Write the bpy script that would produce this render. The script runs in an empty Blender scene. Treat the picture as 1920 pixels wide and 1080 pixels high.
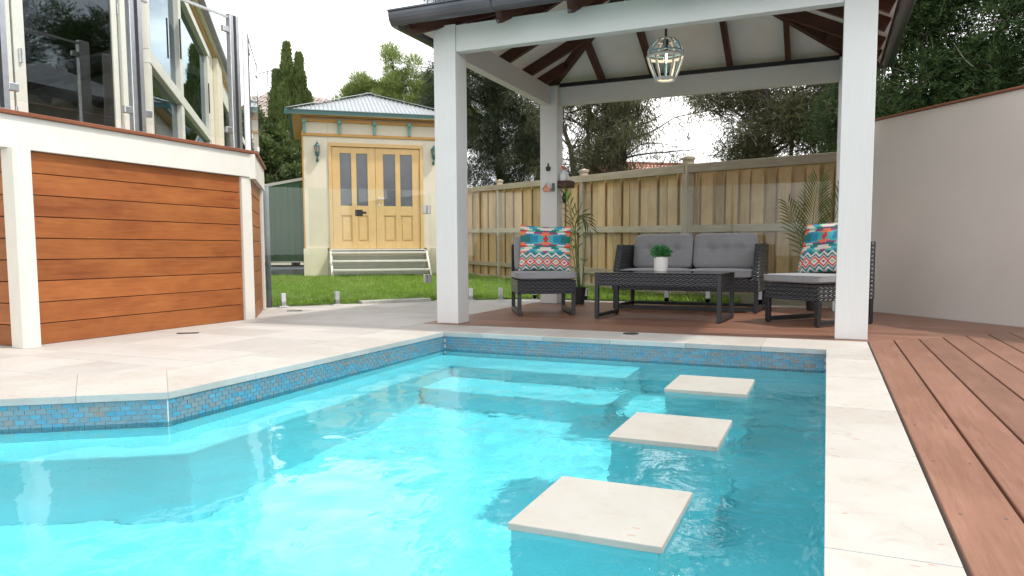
import bpy, bmesh, math, random
import numpy as np
from mathutils import Vector, Matrix
random.seed(7); np.random.seed(7)
S = bpy.context.scene; COL = S.collection
R = math.radians; PI = math.pi
# ------------------------------------------------------------------ camera
cam = bpy.data.cameras.new('camera'); co = bpy.data.objects.new('camera', cam); COL.objects.link(co)
cam.sensor_width = 36.0; cam.lens = 36*1358/1920; cam.shift_y = 35/1920; cam.clip_start = .05; cam.clip_end = 600
f = np.array; CX, CY, F = 960., 575., 1358.
yv = f([1551-CX, 466-CY, F]); yv /= np.linalg.norm(yv)
xv = -f([-2186-CX, 485-CY, F]); xv -= yv*yv.dot(xv); xv /= np.linalg.norm(xv)
zv = np.cross(xv, yv); zv = -zv if zv[1] > 0 else zv
RM = np.array([xv, yv, zv])
rt, up, bk = RM@f([1, 0, 0.]), RM@f([0, -1., 0]), RM@f([0, 0, -1.])
co.matrix_world = Matrix(((rt[0], up[0], bk[0], 0), (rt[1], up[1], bk[1], 0), (rt[2], up[2], bk[2], .60), (0, 0, 0, 1)))
S.camera = co
# ------------------------------------------------------------------ light
SUN = Vector((.58, .08, 1.0)).normalized()
w = bpy.data.worlds.new('World'); S.world = w; w.use_nodes = True
wn, wl = w.node_tree.nodes, w.node_tree.links; wn.clear()
sky = wn.new('ShaderNodeTexSky'); sky.sky_type = 'NISHITA'; sky.sun_disc = False
sky.sun_elevation = math.asin(SUN.z); sky.sun_rotation = math.atan2(SUN.x, SUN.y)
sky.air_density = 1.0; sky.dust_density = 2.0
tc = wn.new('ShaderNodeTexCoord'); mp = wn.new('ShaderNodeMapping'); mp.inputs['Scale'].default_value = (1, 1, 2.6)
nz = wn.new('ShaderNodeTexNoise'); nz.inputs['Scale'].default_value = 1.7; nz.inputs['Detail'].default_value = 7; nz.inputs['Roughness'].default_value = .55
rp = wn.new('ShaderNodeValToRGB'); rp.color_ramp.elements[0].position = .44; rp.color_ramp.elements[1].position = .62
rp.color_ramp.elements[0].color = (.0, .0, .0, 1)
mx = wn.new('ShaderNodeMixRGB'); mx.inputs[2].default_value = (10.2, 10.1, 9.9, 1)
hz = wn.new('ShaderNodeMixRGB'); hz.inputs[0].default_value = .8; hz.inputs[2].default_value = (3.15, 3.4, 3.75, 1)
bg = wn.new('ShaderNodeBackground'); bg.inputs[1].default_value = .15
wo = wn.new('ShaderNodeOutputWorld')
wl.new(tc.outputs['Generated'], mp.inputs[0]); wl.new(mp.outputs[0], nz.inputs[0]); wl.new(nz.outputs[0], rp.inputs[0])
wl.new(rp.outputs[0], mx.inputs[0]); wl.new(sky.outputs[0], hz.inputs[1]); wl.new(hz.outputs[0], mx.inputs[1]); wl.new(mx.outputs[0], bg.inputs[0]); wl.new(bg.outputs[0], wo.inputs[0])
sl = bpy.data.lights.new('sun', 'SUN'); sl.energy = 1.65; sl.angle = R(2.4); sl.cycles.is_caustics_light = True; sl.color = (1, .955, .88)
so = bpy.data.objects.new('sun', sl); COL.objects.link(so); so.rotation_euler = SUN.to_track_quat('Z', 'Y').to_euler()
V = S.view_settings; V.view_transform = 'Standard'; V.look = 'None'; V.exposure = 1.06; V.gamma = 1; V.use_curve_mapping = False
S.cycles.use_denoising = True; S.cycles.max_bounces = 10; S.cycles.transparent_max_bounces = 24; S.cycles.transmission_bounces = 10
S.cycles.sample_clamp_indirect = 6

# ------------------------------------------------------------------ materials
MATS = {}
class NB:
    def __init__(s, name):
        s.m = bpy.data.materials.new(name); s.m.use_nodes = True; s.t = s.m.node_tree; s.t.nodes.clear()
        s.out = s.n('ShaderNodeOutputMaterial')
    def n(s, t, **k):
        x = s.t.nodes.new(t)
        for a, b in k.items(): setattr(x, a, b)
        return x
    def l(s, a, b): s.t.links.new(a, b)
    def coord(s, kind='UV', scale=(1, 1, 1), jitter=True):
        c = s.n('ShaderNodeTexCoord'); m = s.n('ShaderNodeMapping'); m.inputs['Scale'].default_value = scale
        o = c.outputs[kind]
        if jitter:
            oi = s.n('ShaderNodeObjectInfo'); a = s.n('ShaderNodeVectorMath', operation='SCALE'); a.inputs[0].default_value = (37, 61, 83)
            s.l(oi.outputs['Random'], a.inputs['Scale']); b = s.n('ShaderNodeVectorMath', operation='ADD'); s.l(o, b.inputs[0]); s.l(a.outputs[0], b.inputs[1]); o = b.outputs[0]
        s.l(o, m.inputs[0]); return m.outputs[0]
    def noise(s, v, scale, detail=4, rough=.55, dist=0):
        n = s.n('ShaderNodeTexNoise'); n.inputs['Scale'].default_value = scale; n.inputs['Detail'].default_value = detail
        n.inputs['Roughness'].default_value = rough; n.inputs['Distortion'].default_value = dist; s.l(v, n.inputs['Vector']); return n.outputs['Fac']
    def ramp(s, v, stops):
        r = s.n('ShaderNodeValToRGB'); e = r.color_ramp.elements
        while len(e) < len(stops): e.new(.5)
        for i, (p, c) in enumerate(stops):
            e[i].position = p; e[i].color = (*c, 1) if len(c) == 3 else c
        s.l(v, r.inputs[0]); return r.outputs[0]
    def math(s, op, a, b=None):
        m = s.n('ShaderNodeMath', operation=op)
        for i, v in enumerate((a, b)):
            if v is None: continue
            if isinstance(v, (int, float)): m.inputs[i].default_value = v
            else: s.l(v, m.inputs[i])
        return m.outputs[0]
    def mix(s, fac, a, b, mode='MIX'):
        m = s.n('ShaderNodeMixRGB', blend_type=mode)
        for i, v in enumerate((fac, a, b)):
            if isinstance(v, (int, float)): m.inputs[i].default_value = v
            elif isinstance(v, tuple): m.inputs[i].default_value = (*v, 1)
            else: s.l(v, m.inputs[i])
        return m.outputs[0]
    def bump(s, h, strength=.3, dist=.01):
        b = s.n('ShaderNodeBump'); b.inputs['Strength'].default_value = strength; b.inputs['Distance'].default_value = dist; s.l(h, b.inputs['Height']); return b.outputs[0]
    def bsdf(s, col, rough=.6, metal=0, nrm=None, spec=.5, out=True, **k):
        p = s.n('ShaderNodeBsdfPrincipled')
        if isinstance(col, tuple): p.inputs['Base Color'].default_value = (*col, 1)
        else: s.l(col, p.inputs['Base Color'])
        if isinstance(rough, (int, float)): p.inputs['Roughness'].default_value = rough
        else: s.l(rough, p.inputs['Roughness'])
        p.inputs['Metallic'].default_value = metal; p.inputs['Specular IOR Level'].default_value = spec
        if nrm is not None: s.l(nrm, p.inputs['Normal'])
        for a, b in k.items(): p.inputs[a].default_value = b
        if out: s.l(p.outputs[0], s.out.inputs[0])
        return p.outputs[0]
    def objrand(s): return s.n('ShaderNodeObjectInfo').outputs['Random']
    def island(s): return s.n('ShaderNodeNewGeometry').outputs['Random Per Island']

def simple(name, col, rough=.6, metal=0, var=.12, scale=6, bump=.15, spec=.5, kind='Object', bscale=120):
    b = NB(name); v = b.coord(kind); n = b.noise(v, scale, 5)
    lo = tuple(c*(1-var) for c in col); hi = tuple(min(1, c*(1+var)) for c in col)
    c = b.ramp(n, [(.3, lo), (.7, hi)])
    nb = b.bump(b.noise(v, bscale, 3), bump, .002) if bump else None
    b.bsdf(c, rough, metal, nb, spec); MATS[name] = b.m; return b.m

def wood(name, dark, mid, light, rough=.55, grain=1., ran=.25, bump=.35, blotch=.5, spec=.4, cc=0):
    b = NB(name); v = b.coord('UV', (1.3, 22*grain, 1)); g = b.noise(v, 3.2, 7, .62, .6)
    v2 = b.coord('UV', (1.2, 2.6, 1)); bl = b.noise(v2, 1.6, 4, .6, .4)
    c = b.ramp(g, [(.25, dark), (.5, mid), (.78, light)])
    c = b.mix(blotch, c, b.ramp(bl, [(.3, dark), (.7, light)]), 'MIX')
    r = b.math('ADD', b.math('MULTIPLY', b.objrand(), ran*2), 1-ran)
    mm = b.n('ShaderNodeVectorMath', operation='SCALE'); b.l(c, mm.inputs[0]); b.l(r, mm.inputs['Scale'])
    b.bsdf(mm.outputs[0], b.math('ADD', b.math('MULTIPLY', g, .3), rough-.15), 0, b.bump(g, bump, .003), spec)
    MATS[name] = b.m; return b.m

simple('cream_paint', (.66, .635, .575), .5, var=.04, bump=.05)
simple('white_paint', (.655, .65, .635), .45, var=.03, bump=.04)
simple('steel', (.62, .62, .63), .32, 1, var=.08, scale=30, bump=.05)
simple('gutter_metal', (.10, .105, .12), .28, .7, var=.2, scale=2, bump=0)
simple('black_metal', (.018, .019, .022), .42, 0, var=.2, bump=.05)
simple('dark_plastic', (.02, .02, .021), .5, var=.2, bump=0)
simple('green_trim', (.035, .125, .115), .4, var=.12, bump=0)
simple('ochre_paint', (.66, .44, .19), .5, var=.06, bump=.05)
simple('ochre_trim', (.55, .29, .07), .5, var=.08, bump=.05)
simple('cream_render', (.71, .64, .52), .85, var=.05, scale=2, bump=.3, bscale=60)
simple('pale_render', (.72, .66, .50), .8, var=.06, scale=3, bump=.25, bscale=60)
simple('grey_concrete', (.16, .17, .19), .8, var=.25, scale=5, bump=.5, bscale=40)
simple('pale_concrete', (.38, .37, .34), .85, var=.15, scale=5, bump=.4, bscale=50)
simple('soffit', (.74, .72, .68), .8, var=.04, bump=.05)
simple('teal_accent', (.13, .34, .31), .45, var=.1, bump=0)
simple('ceramic', (.66, .63, .59), .6, var=.06, bump=.2)
simple('copper', (.55, .24, .15), .35, .6, var=.15, bump=.1)
simple('green_plastic', (.10, .55, .03), .35, var=.1, bump=0)
simple('orange_plastic', (.75, .10, .01), .35, var=.1, bump=0)
simple('white_plastic', (.75, .76, .78), .35, var=.05, bump=0)
simple('blue_bead', (.25, .46, .60), .4, var=.2, bump=0)
simple('white_bead', (.75, .75, .73), .6, var=.1, bump=0)
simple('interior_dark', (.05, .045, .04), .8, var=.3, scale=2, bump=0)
simple('soil', (.06, .04, .025), .95, var=.4, scale=8, bump=.8, bscale=30)
simple('bark', (.055, .042, .032), .9, var=.4, scale=5, bump=.9, bscale=20)
simple('bark_grey', (.16, .14, .12), .9, var=.4, scale=5, bump=.9, bscale=20)
simple('stem_green', (.10, .17, .05), .6, var=.2, bump=0)
simple('water_marks', (.5, .5, .5), .6)
wood('clad_timber', (.165, .042, .012), (.275, .082, .022), (.385, .138, .038), .45, .7, .15, .25, .55)
wood('rafter_timber', (.030, .009, .006), (.060, .017, .010), (.10, .030, .015), .5, 1, .15, .2, .3)
wood('edge_timber', (.13, .040, .020), (.24, .080, .036), (.33, .12, .055), .5, 1, .1, .2, .4)
wood('deck_timber', (.145, .066, .040), (.20, .094, .060), (.275, .140, .094), .42, 1.0, .15, .22, .55)
wood('paling_timber', (.33, .205, .095), (.50, .335, .165), (.60, .44, .25), .85, .6, .2, .5, .5)
wood('rail_timber', (.26, .21, .15), (.39, .33, .24), (.50, .44, .33), .85, .9, .12, .5, .4)

def stone(name, base, warm, dark, rnd=.06, spec=.35, rough=.6, pits=1.):
    b = NB(name); v = b.coord('Object'); n = b.noise(v, 2.2, 6, .6, .5)
    v2 = b.coord('Object', (1, 1, 1)); n2 = b.noise(v2, 9, 6, .65, 1.2); p = b.noise(v2, 55, 4, .6)
    c = b.ramp(n, [(.32, warm), (.6, base)])
    c = b.mix(b.ramp(n2, [(.54, (0, 0, 0)), (.78, (.55, .55, .55))]), c, dark)
    vp = b.n('ShaderNodeTexVoronoi'); vp.inputs['Scale'].default_value = 42; mp_ = b.coord('Object', (.35, 1, 1)); b.l(mp_, vp.inputs['Vector'])
    mask = b.math('MULTIPLY', b.math('LESS_THAN', vp.outputs['Distance'], .13*pits), b.math('GREATER_THAN', b.noise(v2, 5, 3), .56))
    c = b.mix(b.math('MULTIPLY', mask, .6), c, (.36, .20, .13))
    r = b.math('ADD', b.math('MULTIPLY', b.objrand(), rnd*2), 1-rnd)
    mm = b.n('ShaderNodeVectorMath', operation='SCALE'); b.l(c, mm.inputs[0]); b.l(r, mm.inputs['Scale'])
    h = b.math('SUBTRACT', b.math('ADD', p, b.math('MULTIPLY', n2, .8)), b.math('MULTIPLY', mask, 1.5))
    b.bsdf(mm.outputs[0], rough, 0, b.bump(h, .35, .0025), spec); MATS[name] = b.m
stone('travertine', (.43, .41, .375), (.385, .345, .305), (.31, .27, .23), .07, pits=1.5)
stone('paving_stone', (.425, .40, .372), (.395, .35, .318), (.33, .285, .25), .09)
stone('coping_edge', (.36, .38, .38), (.30, .31, .30), (.22, .23, .23), .15)
stone('stepping_travertine', (.375, .360, .325), (.335, .31, .27), (.27, .245, .21), .04, pits=1.5)
simple('grout', (.36, .335, .30), .9, bump=.2)
simple('tile_grout', (.52, .52, .52), .9, var=.1, bump=.2)
simple('plinth_teal', (.60, .84, .88), .8, var=.1, scale=3, bump=.2)
simple('pebble_floor', (.62, .83, .87), .8, var=.06, scale=1.5, bump=.2)
simple('wall_render', (.60, .545, .50), .9, var=.07, scale=.8, bump=.5, bscale=70)

def tile_mat(name, src):
    b = NB(name); r = b.objrand() if src == 'obj' else b.island()
    rr = b.math('FRACT', b.math('MULTIPLY', r, 13.7))
    c = b.ramp(r, [(0, (.012, .22, .38)), (.22, (.04, .28, .42)), (.34, (.05, .21, .29)), (.52, (.10, .20, .26)), (.70, (.14, .21, .25)), (.84, (.04, .19, .28)), (.93, (.17, .21, .22)), (1, (.20, .155, .12))])
    c = b.mix(.25, c, b.ramp(rr, [(0, (.02, .2, .32)), (1, (.16, .25, .28))]))
    n = b.noise(b.coord('Object'), 60, 4); c = b.mix(b.math('MULTIPLY', n, .35), c, (.18, .17, .17))
    b.bsdf(c, .22, 0, b.bump(n, .15, .001), .6); MATS[name] = b.m
tile_mat('tile_obj', 'obj'); tile_mat('tile_field', 'isl')

def fabric(name, col, var=.22):
    b = NB(name); v = b.coord('UV'); n = b.noise(v, 260, 2, .7); n2 = b.noise(b.coord('UV', (6, 1, 1)), 70, 2); n3 = b.noise(v, 5, 3)
    m = b.math('ADD', b.math('MULTIPLY', n, .6), b.math('MULTIPLY', n2, .4))
    c = b.ramp(m, [(.32, tuple(x*(1-var*1.6) for x in col)), (.68, tuple(x*(1+var*1.4) for x in col))])
    c = b.mix(.2, c, b.ramp(n3, [(.3, tuple(x*.75 for x in col)), (.7, tuple(x*1.2 for x in col))]))
    b.bsdf(c, .95, 0, b.bump(m, .5, .002), .15, **{'Sheen Weight': .2}); MATS[name] = b.m
fabric('grey_fabric', (.265, .262, .270)); 

def rattan():
    b = NB('rattan'); uv = b.n('ShaderNodeTexCoord').outputs['UV']; sp = b.n('ShaderNodeSeparateXYZ'); b.l(uv, sp.inputs[0])
    x, y = sp.outputs[0], sp.outputs[1]
    yy = b.math('ADD', b.math('DIVIDE', y, .0165), b.math('MULTIPLY', b.math('SINE', b.math('MULTIPLY', x, 2*PI/.05)), .28)); row = b.math('FLOOR', yy); par = b.math('MODULO', b.math('ABSOLUTE', row), 2)
    ph = b.math('ADD', b.math('DIVIDE', x, .050), b.math('MULTIPLY', par, .5))
    sx = b.math('ABSOLUTE', b.math('SINE', b.math('MULTIPLY', ph, PI))); sy = b.math('ABSOLUTE', b.math('SINE', b.math('MULTIPLY', yy, PI)))
    h = b.math('MULTIPLY', b.math('POWER', sx, .7), b.math('POWER', sy, .6))
    c = b.ramp(h, [(0, (.003, .003, .004)), (.4, (.018, .019, .023)), (1, (.055, .058, .068))])
    b.bsdf(c, .30, 0, b.bump(h, 1., .009), .7); MATS['rattan'] = b.m
rattan()

def glass_mat(name, tint, refl=1., rough=0.0, base=.04, gc=(1, 1, 1)):
    """clear sheet: light goes straight through, Schlick reflection on top"""
    b = NB(name); lw = b.n('ShaderNodeLayerWeight'); lw.inputs[0].default_value = .5
    fr = b.math('ADD', b.math('MULTIPLY', b.math('POWER', lw.outputs['Facing'], 4.5), .96), base*refl)
    t = b.n('ShaderNodeBsdfTransparent'); t.inputs[0].default_value = (*tint, 1)
    g = b.n('ShaderNodeBsdfGlossy'); g.inputs['Roughness'].default_value = rough; g.inputs[0].default_value = (*gc, 1)
    m = b.n('ShaderNodeMixShader'); b.l(b.math('MINIMUM', fr, 1.), m.inputs[0]); b.l(t.outputs[0], m.inputs[1]); b.l(g.outputs[0], m.inputs[2]); b.l(m.outputs[0], b.out.inputs[0])
    MATS[name] = b.m
glass_mat('clear_glass', (.965, .985, .975), .45)
glass_mat('window_glass', (.50, .53, .54), 4.0, gc=(.50, .58, .64))
glass_mat('door_glass', (.40, .39, .36), 3.2)
b = NB('frosted_pane'); b.bsdf(b.ramp(b.noise(b.coord('Object'), 3, 3), [(.3, (.06, .066, .08)), (.7, (.085, .095, .115))]), .22, 0, None, .7); MATS['frosted_pane'] = b.m
b = NB('table_glass'); b.bsdf((.012, .013, .015), .06, 0, None, .8); MATS['table_glass'] = b.m

def roof_iron():
    b = NB('roof_iron'); c = b.ramp(b.noise(b.coord('Object'), 2, 4), [(.3, (.31, .33, .34)), (.7, (.38, .40, .41))]); b.bsdf(c, .45, .2, None, .5); MATS['roof_iron'] = b.m
roof_iron()
def roof_tiles(name, c1, c2, c3):
    b = NB(name); c = b.ramp(b.island(), [(0, c1), (.5, c2), (1, c3)]); n = b.noise(b.coord('Object'), 14, 4)
    c = b.mix(b.math('MULTIPLY', n, .3), c, (.3, .25, .2)); b.bsdf(c, .85, 0, None, .3); MATS[name] = b.m
roof_tiles('red_roof_tile', (.26, .085, .055), (.34, .12, .08), (.42, .18, .12))
roof_tiles('brown_roof_tile', (.16, .12, .105), (.23, .175, .15), (.30, .235, .20))
def greensteel():
    b = NB('green_steel'); c = b.ramp(b.noise(b.coord('Object'), 2, 4), [(.3, (.050, .125, .060)), (.7, (.068, .155, .078))]); b.bsdf(c, .75, 0, None, .5); MATS['green_steel'] = b.m
greensteel()

def leaf_mat(name, cols, tr=.3, rough=.5, bs=.9):
    b = NB(name); i = b.island(); big = b.noise(b.coord('Object', jitter=False), bs, 3)
    c = b.ramp(i, [(k/(len(cols)-1), q) for k, q in enumerate(cols)])
    c = b.mix(b.ramp(big, [(.35, (.5, .5, .5)), (.65, (0, 0, 0))]), c, tuple(x*.62 for x in cols[0]))
    p = b.bsdf(c, rough, 0, None, .3, out=False)
    t = b.n('ShaderNodeBsdfTranslucent'); b.l(c, t.inputs[0])
    m = b.n('ShaderNodeMixShader'); m.inputs[0].default_value = tr; b.l(p, m.inputs[1]); b.l(t.outputs[0], m.inputs[2]); b.l(m.outputs[0], b.out.inputs[0]); MATS[name] = b.m
leaf_mat('leaf_cypress', [(.12, .17, .05), (.18, .24, .075), (.27, .32, .12)], .4)
leaf_mat('leaf_pine', [(.20, .27, .065), (.29, .36, .11), (.40, .46, .19)], .5)
leaf_mat('leaf_dark', [(.050, .068, .036), (.070, .092, .046), (.10, .12, .062)], .35)
leaf_mat('leaf_olive', [(.10, .105, .050), (.14, .145, .070), (.20, .195, .10)], .4)
leaf_mat('leaf_conifer', [(.042, .075, .030), (.060, .105, .036), (.075, .130, .042), (.14, .225, .065)], .4)
leaf_mat('leaf_bush', [(.06, .095, .03), (.10, .145, .045), (.17, .205, .07)], .35)
leaf_mat('leaf_twig', [(.09, .06, .045), (.12, .08, .06), (.16, .11, .08)], .1)
leaf_mat('leaf_palm', [(.07, .10, .025), (.10, .14, .035), (.15, .19, .06)], .3, .4)
leaf_mat('leaf_pot', [(.04, .19, .05), (.07, .28, .08), (.12, .36, .12)], .3)
leaf_mat('grass_blade', [(.19, .32, .04), (.30, .46, .07), (.44, .57, .15)], .45, .5, 5.)
simple('turf', (.12, .20, .04), .95, var=.35, scale=10, bump=.8, bscale=60)
simple('far_ground', (.10, .10, .06), .95, var=.2, scale=2, bump=.3)
b = NB('bulb_glow'); e = b.n('ShaderNodeEmission'); e.inputs[0].default_value = (1, .72, .42, 1); e.inputs[1].default_value = 8; b.l(e.outputs[0], b.out.inputs[0]); MATS['bulb_glow'] = b.m
b = NB('kilim'); at_ = b.n('ShaderNodeVertexColor', layer_name='pattern'); n = b.noise(b.coord('UV'), 300, 2, .7)
b.bsdf(b.mix(b.math('MULTIPLY', n, .25), at_.outputs[0], (.25, .22, .2)), .9, 0, b.bump(n, .3, .001), .15); MATS['kilim'] = b.m

b = NB('white_paint'); g = b.noise(b.coord('UV', (1.2, 26, 1)), 3, 6, .6, .4); q = b.noise(b.coord('Object'), 1.6, 4)
c = b.ramp(b.math('ADD', b.math('MULTIPLY', g, .45), b.math('MULTIPLY', q, .55)), [(.33, (.615, .605, .585)), (.62, (.66, .655, .64))])
b.bsdf(c, b.math('ADD', b.math('MULTIPLY', q, .3), .3), 0, b.bump(g, .22, .0025), .4); MATS['white_paint'] = b.m
# ------------------------------------------------------------------ mesh helpers
def mesh_np(name, v, fcs):
    v = np.asarray(v, dtype=np.float32); fcs = np.asarray(fcs, dtype=np.int32); k = fcs.shape[1]
    me = bpy.data.meshes.new(name); me.vertices.add(len(v)); me.vertices.foreach_set('co', v.ravel())
    me.loops.add(fcs.size); me.loops.foreach_set('vertex_index', fcs.ravel())
    me.polygons.add(len(fcs)); me.polygons.foreach_set('loop_start', np.arange(0, fcs.size, k, dtype=np.int32)); me.polygons.foreach_set('loop_total', np.full(len(fcs), k, dtype=np.int32))
    me.update(calc_edges=True); return me

def box_uv(me, along=None):
    """box projected UVs in metres; u follows the long axis of the piece"""
    n = len(me.vertices); c = np.empty(n*3, np.float32); me.vertices.foreach_get('co', c); c = c.reshape(-1, 3)
    ext = c.max(0)-c.min(0); L = int(np.argmax(ext)) if along is None else along
    uv = me.uv_layers.new(name='UVMap').data; out = np.empty((len(me.loops), 2), np.float32)
    for p in me.polygons:
        nn = [abs(q) for q in p.normal]; a = nn.index(max(nn)); ax = [i for i in range(3) if i != a]
        if ax[1] == L: ax = ax[::-1]
        for li in p.loop_indices:
            q = c[me.loops[li].vertex_index]; out[li] = (q[ax[0]], q[ax[1]])
    uv.foreach_set('uv', out.ravel())

class MB:
    def __init__(s, M=None): s.v = []; s.f = []; s.M = M
    def add(s, vs, fs):
        o = len(s.v); s.v += [tuple(s.M @ Vector(q)) if s.M else tuple(q) for q in vs]; s.f += [tuple(i+o for i in q) for q in fs]; return s
    def box(s, x0, x1, y0, y1, z0, z1):
        if x0 > x1: x0, x1 = x1, x0
        if y0 > y1: y0, y1 = y1, y0
        if z0 > z1: z0, z1 = z1, z0
        return s.add([(x0, y0, z0), (x1, y0, z0), (x1, y1, z0), (x0, y1, z0), (x0, y0, z1), (x1, y0, z1), (x1, y1, z1), (x0, y1, z1)],
                     [(0, 3, 2, 1), (4, 5, 6, 7), (0, 1, 5, 4), (1, 2, 6, 5), (2, 3, 7, 6), (3, 0, 4, 7)])
    def prism(s, pts, z0, z1, bottom=True):
        """pts counter-clockwise"""
        n = len(pts); vs = [(p[0], p[1], z0) for p in pts]+[(p[0], p[1], z1) for p in pts]
        fs = [tuple(range(n, 2*n))]+[(i, (i+1) % n, n+(i+1) % n, n+i) for i in range(n)]
        if bottom: fs.append(tuple(range(n-1, -1, -1)))
        return s.add(vs, fs)
    def bar(s, a, b_, w, h, upv=(0, 0, 1)):
        """rectangular bar from a to b; h along up, centred"""
        a = Vector(a); b_ = Vector(b_); d = (b_-a).normalized(); u = Vector(upv); side = d.cross(u).normalized(); u = side.cross(d).normalized()
        vs = []
        for p in (a, b_):
            for i, j in ((-1, -1), (1, -1), (1, 1), (-1, 1)): vs.append(p+side*(i*w/2)+u*(j*h/2))
        return s.add(vs, [(0, 1, 2, 3), (7, 6, 5, 4), (0, 4, 5, 1), (1, 5, 6, 2), (2, 6, 7, 3), (3, 7, 4, 0)])
    def tube(s, pts, rads, n=8, caps=True):
        pts = [Vector(p) for p in pts]
        if not hasattr(rads, '__len__'): rads = [rads]*len(pts)
        vs = []; fs = []; ref = None
        for i, p in enumerate(pts):
            d = (pts[min(i+1, len(pts)-1)]-pts[max(i-1, 0)]).normalized()
            if ref is None: ref = Vector((0, 0, 1)) if abs(d.z) < .9 else Vector((1, 0, 0))
            a = d.cross(ref).normalized(); c = a.cross(d).normalized(); ref = c
            for k in range(n):
                t = 2*PI*k/n; vs.append(p+(a*math.cos(t)+c*math.sin(t))*rads[i])
        for i in range(len(pts)-1):
            for k in range(n):
                q = (k+1) % n; fs.append((i*n+k, i*n+q, (i+1)*n+q, (i+1)*n+k))
        if caps: fs += [tuple(range(n-1, -1, -1)), tuple((len(pts)-1)*n+k for k in range(n))]
        return s.add(vs, fs)
    def lathe(s, prof, c=(0, 0, 0), n=24):
        vs = [(c[0]+r*math.cos(2*PI*k/n), c[1]+r*math.sin(2*PI*k/n), c[2]+z) for r, z in prof for k in range(n)]
        fs = [(i*n+k, i*n+(k+1) % n, (i+1)*n+(k+1) % n, (i+1)*n+k) for i in range(len(prof)-1) for k in range(n)]
        return s.add(vs, fs)
    def ring(s, c, R_, r, n=28, m=6, sq=1.):
        vs = []; fs = []
        for i in range(n):
            a = 2*PI*i/n
            for j in range(m):
                t = 2*PI*j/m; rr = R_+r*math.cos(t); vs.append((c[0]+rr*math.cos(a), c[1]+rr*math.sin(a), c[2]+r*sq*math.sin(t)))
        for i in range(n):
            for j in range(m): fs.append((i*m+j, ((i+1) % n)*m+j, ((i+1) % n)*m+(j+1) % m, i*m+(j+1) % m))
        return s.add(vs, fs)
    def mesh(s, name, bevel=0, seg=2, smooth=False, uv=True, along=None, fix=False):
        me = bpy.data.meshes.new(name); me.from_pydata(s.v, [], s.f); me.update()
        if bevel or fix:
            bm = bmesh.new(); bm.from_mesh(me)
            if fix: bmesh.ops.recalc_face_normals(bm, faces=bm.faces)
            if bevel: bmesh.ops.bevel(bm, geom=[e for e in bm.edges if e.calc_face_angle(0) > .5], offset=bevel, segments=seg, affect='EDGES', profile=.6)
            bm.to_mesh(me); bm.free(); me.update()
        if uv: box_uv(me, along)
        if smooth:
            for p in me.polygons: p.use_smooth = True
        return me

INV = {}
def tag(o, label=None, cat=None, group=None, kind=None):
    for k, v in (('label', label), ('category', cat), ('group', group), ('kind', kind)):
        if v: o[k] = v
    return o
def put(name, me, m, parent=None, loc=None, rot=None):
    o = bpy.data.objects.new(name, me); COL.objects.link(o)
    if m and isinstance(me, bpy.types.Mesh) and not me.materials: me.materials.append(MATS[m])
    if parent:
        o.parent = parent
        if parent.name in INV: o.matrix_parent_inverse = INV[parent.name]
    if loc is not None: o.location = loc
    if rot is not None: o.rotation_euler = rot
    return o
def thing(name, label, cat, loc=(0, 0, 0), rz=0, group=None, world=True):
    """empty at the base of a thing; with world=True its parts are built in world coordinates"""
    o = bpy.data.objects.new(name, None); o.empty_display_size = .1; COL.objects.link(o); o.location = loc; o.rotation_euler = (0, 0, rz)
    if world: INV[o.name] = (Matrix.Translation(loc) @ Matrix.Rotation(rz, 4, 'Z')).inverted()
    return tag(o, label, cat, group)
def copy_tree(o, parent=None):
    c = o.copy(); COL.objects.link(c)
    if parent: c.parent = parent
    for ch in o.children: copy_tree(ch, c)
    return c
def struct(name, me, m, parent=None):
    o = put(name, me, m, parent)
    if not parent: o['kind'] = 'structure'
    return o
def ccw(p):
    a = sum(p[i][0]*p[(i+1) % len(p)][1]-p[(i+1) % len(p)][0]*p[i][1] for i in range(len(p)))
    return p if a > 0 else p[::-1]
def clip(poly, planes):
    """keep the side a*x+b*y<=c"""
    for a, b_, c in planes:
        out = []
        for i in range(len(poly)):
            p, q = poly[i], poly[(i+1) % len(poly)]; dp = a*p[0]+b_*p[1]-c; dq = a*q[0]+b_*q[1]-c
            if dp <= 0: out.append(p)
            if dp*dq < 0:
                t = dp/(dp-dq); out.append((p[0]+(q[0]-p[0])*t, p[1]+(q[1]-p[1])*t))
        poly = out
        if len(poly) < 3: return []
    return poly
def area(p): return abs(sum(p[i][0]*p[(i+1) % len(p)][1]-p[(i+1) % len(p)][0]*p[i][1] for i in range(len(p))))/2
def piece(name, pts, z0, z1, m, parent, bevel=.003, jitter=0):
    """a flat stone or board as an object with its own origin"""
    c = (sum(p[0] for p in pts)/len(pts), sum(p[1] for p in pts)/len(pts)); pts = ccw([(p[0]-c[0], p[1]-c[1]) for p in pts])
    # drop near-duplicate points
    q = [p for i, p in enumerate(pts) if math.dist(p, pts[i-1]) > .008]
    if len(q) < 3: return None
    me = MB().prism(q, z0, z1, False).mesh(name, bevel, 1)
    return put(name, me, m, parent, (c[0], c[1], random.uniform(-jitter, jitter)))

# ================================================================== ground
struct('ground', mesh_np('ground', [(-150, -60, -.07), (-4.6, -60, -.07), (-4.6, 260, -.07), (-150, 260, -.07), (.3, -60, -.07), (150, -60, -.07), (150, 260, -.07), (.3, 260, -.07),
    (-4.6, -1.5, -.07), (.3, -1.5, -.07), (-4.6, 5.0, -.07), (.3, 5.0, -.07)], [(0, 1, 2, 3), (4, 5, 6, 7), (1, 4, 9, 8), (10, 11, 7, 2)]), 'far_ground')
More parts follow.
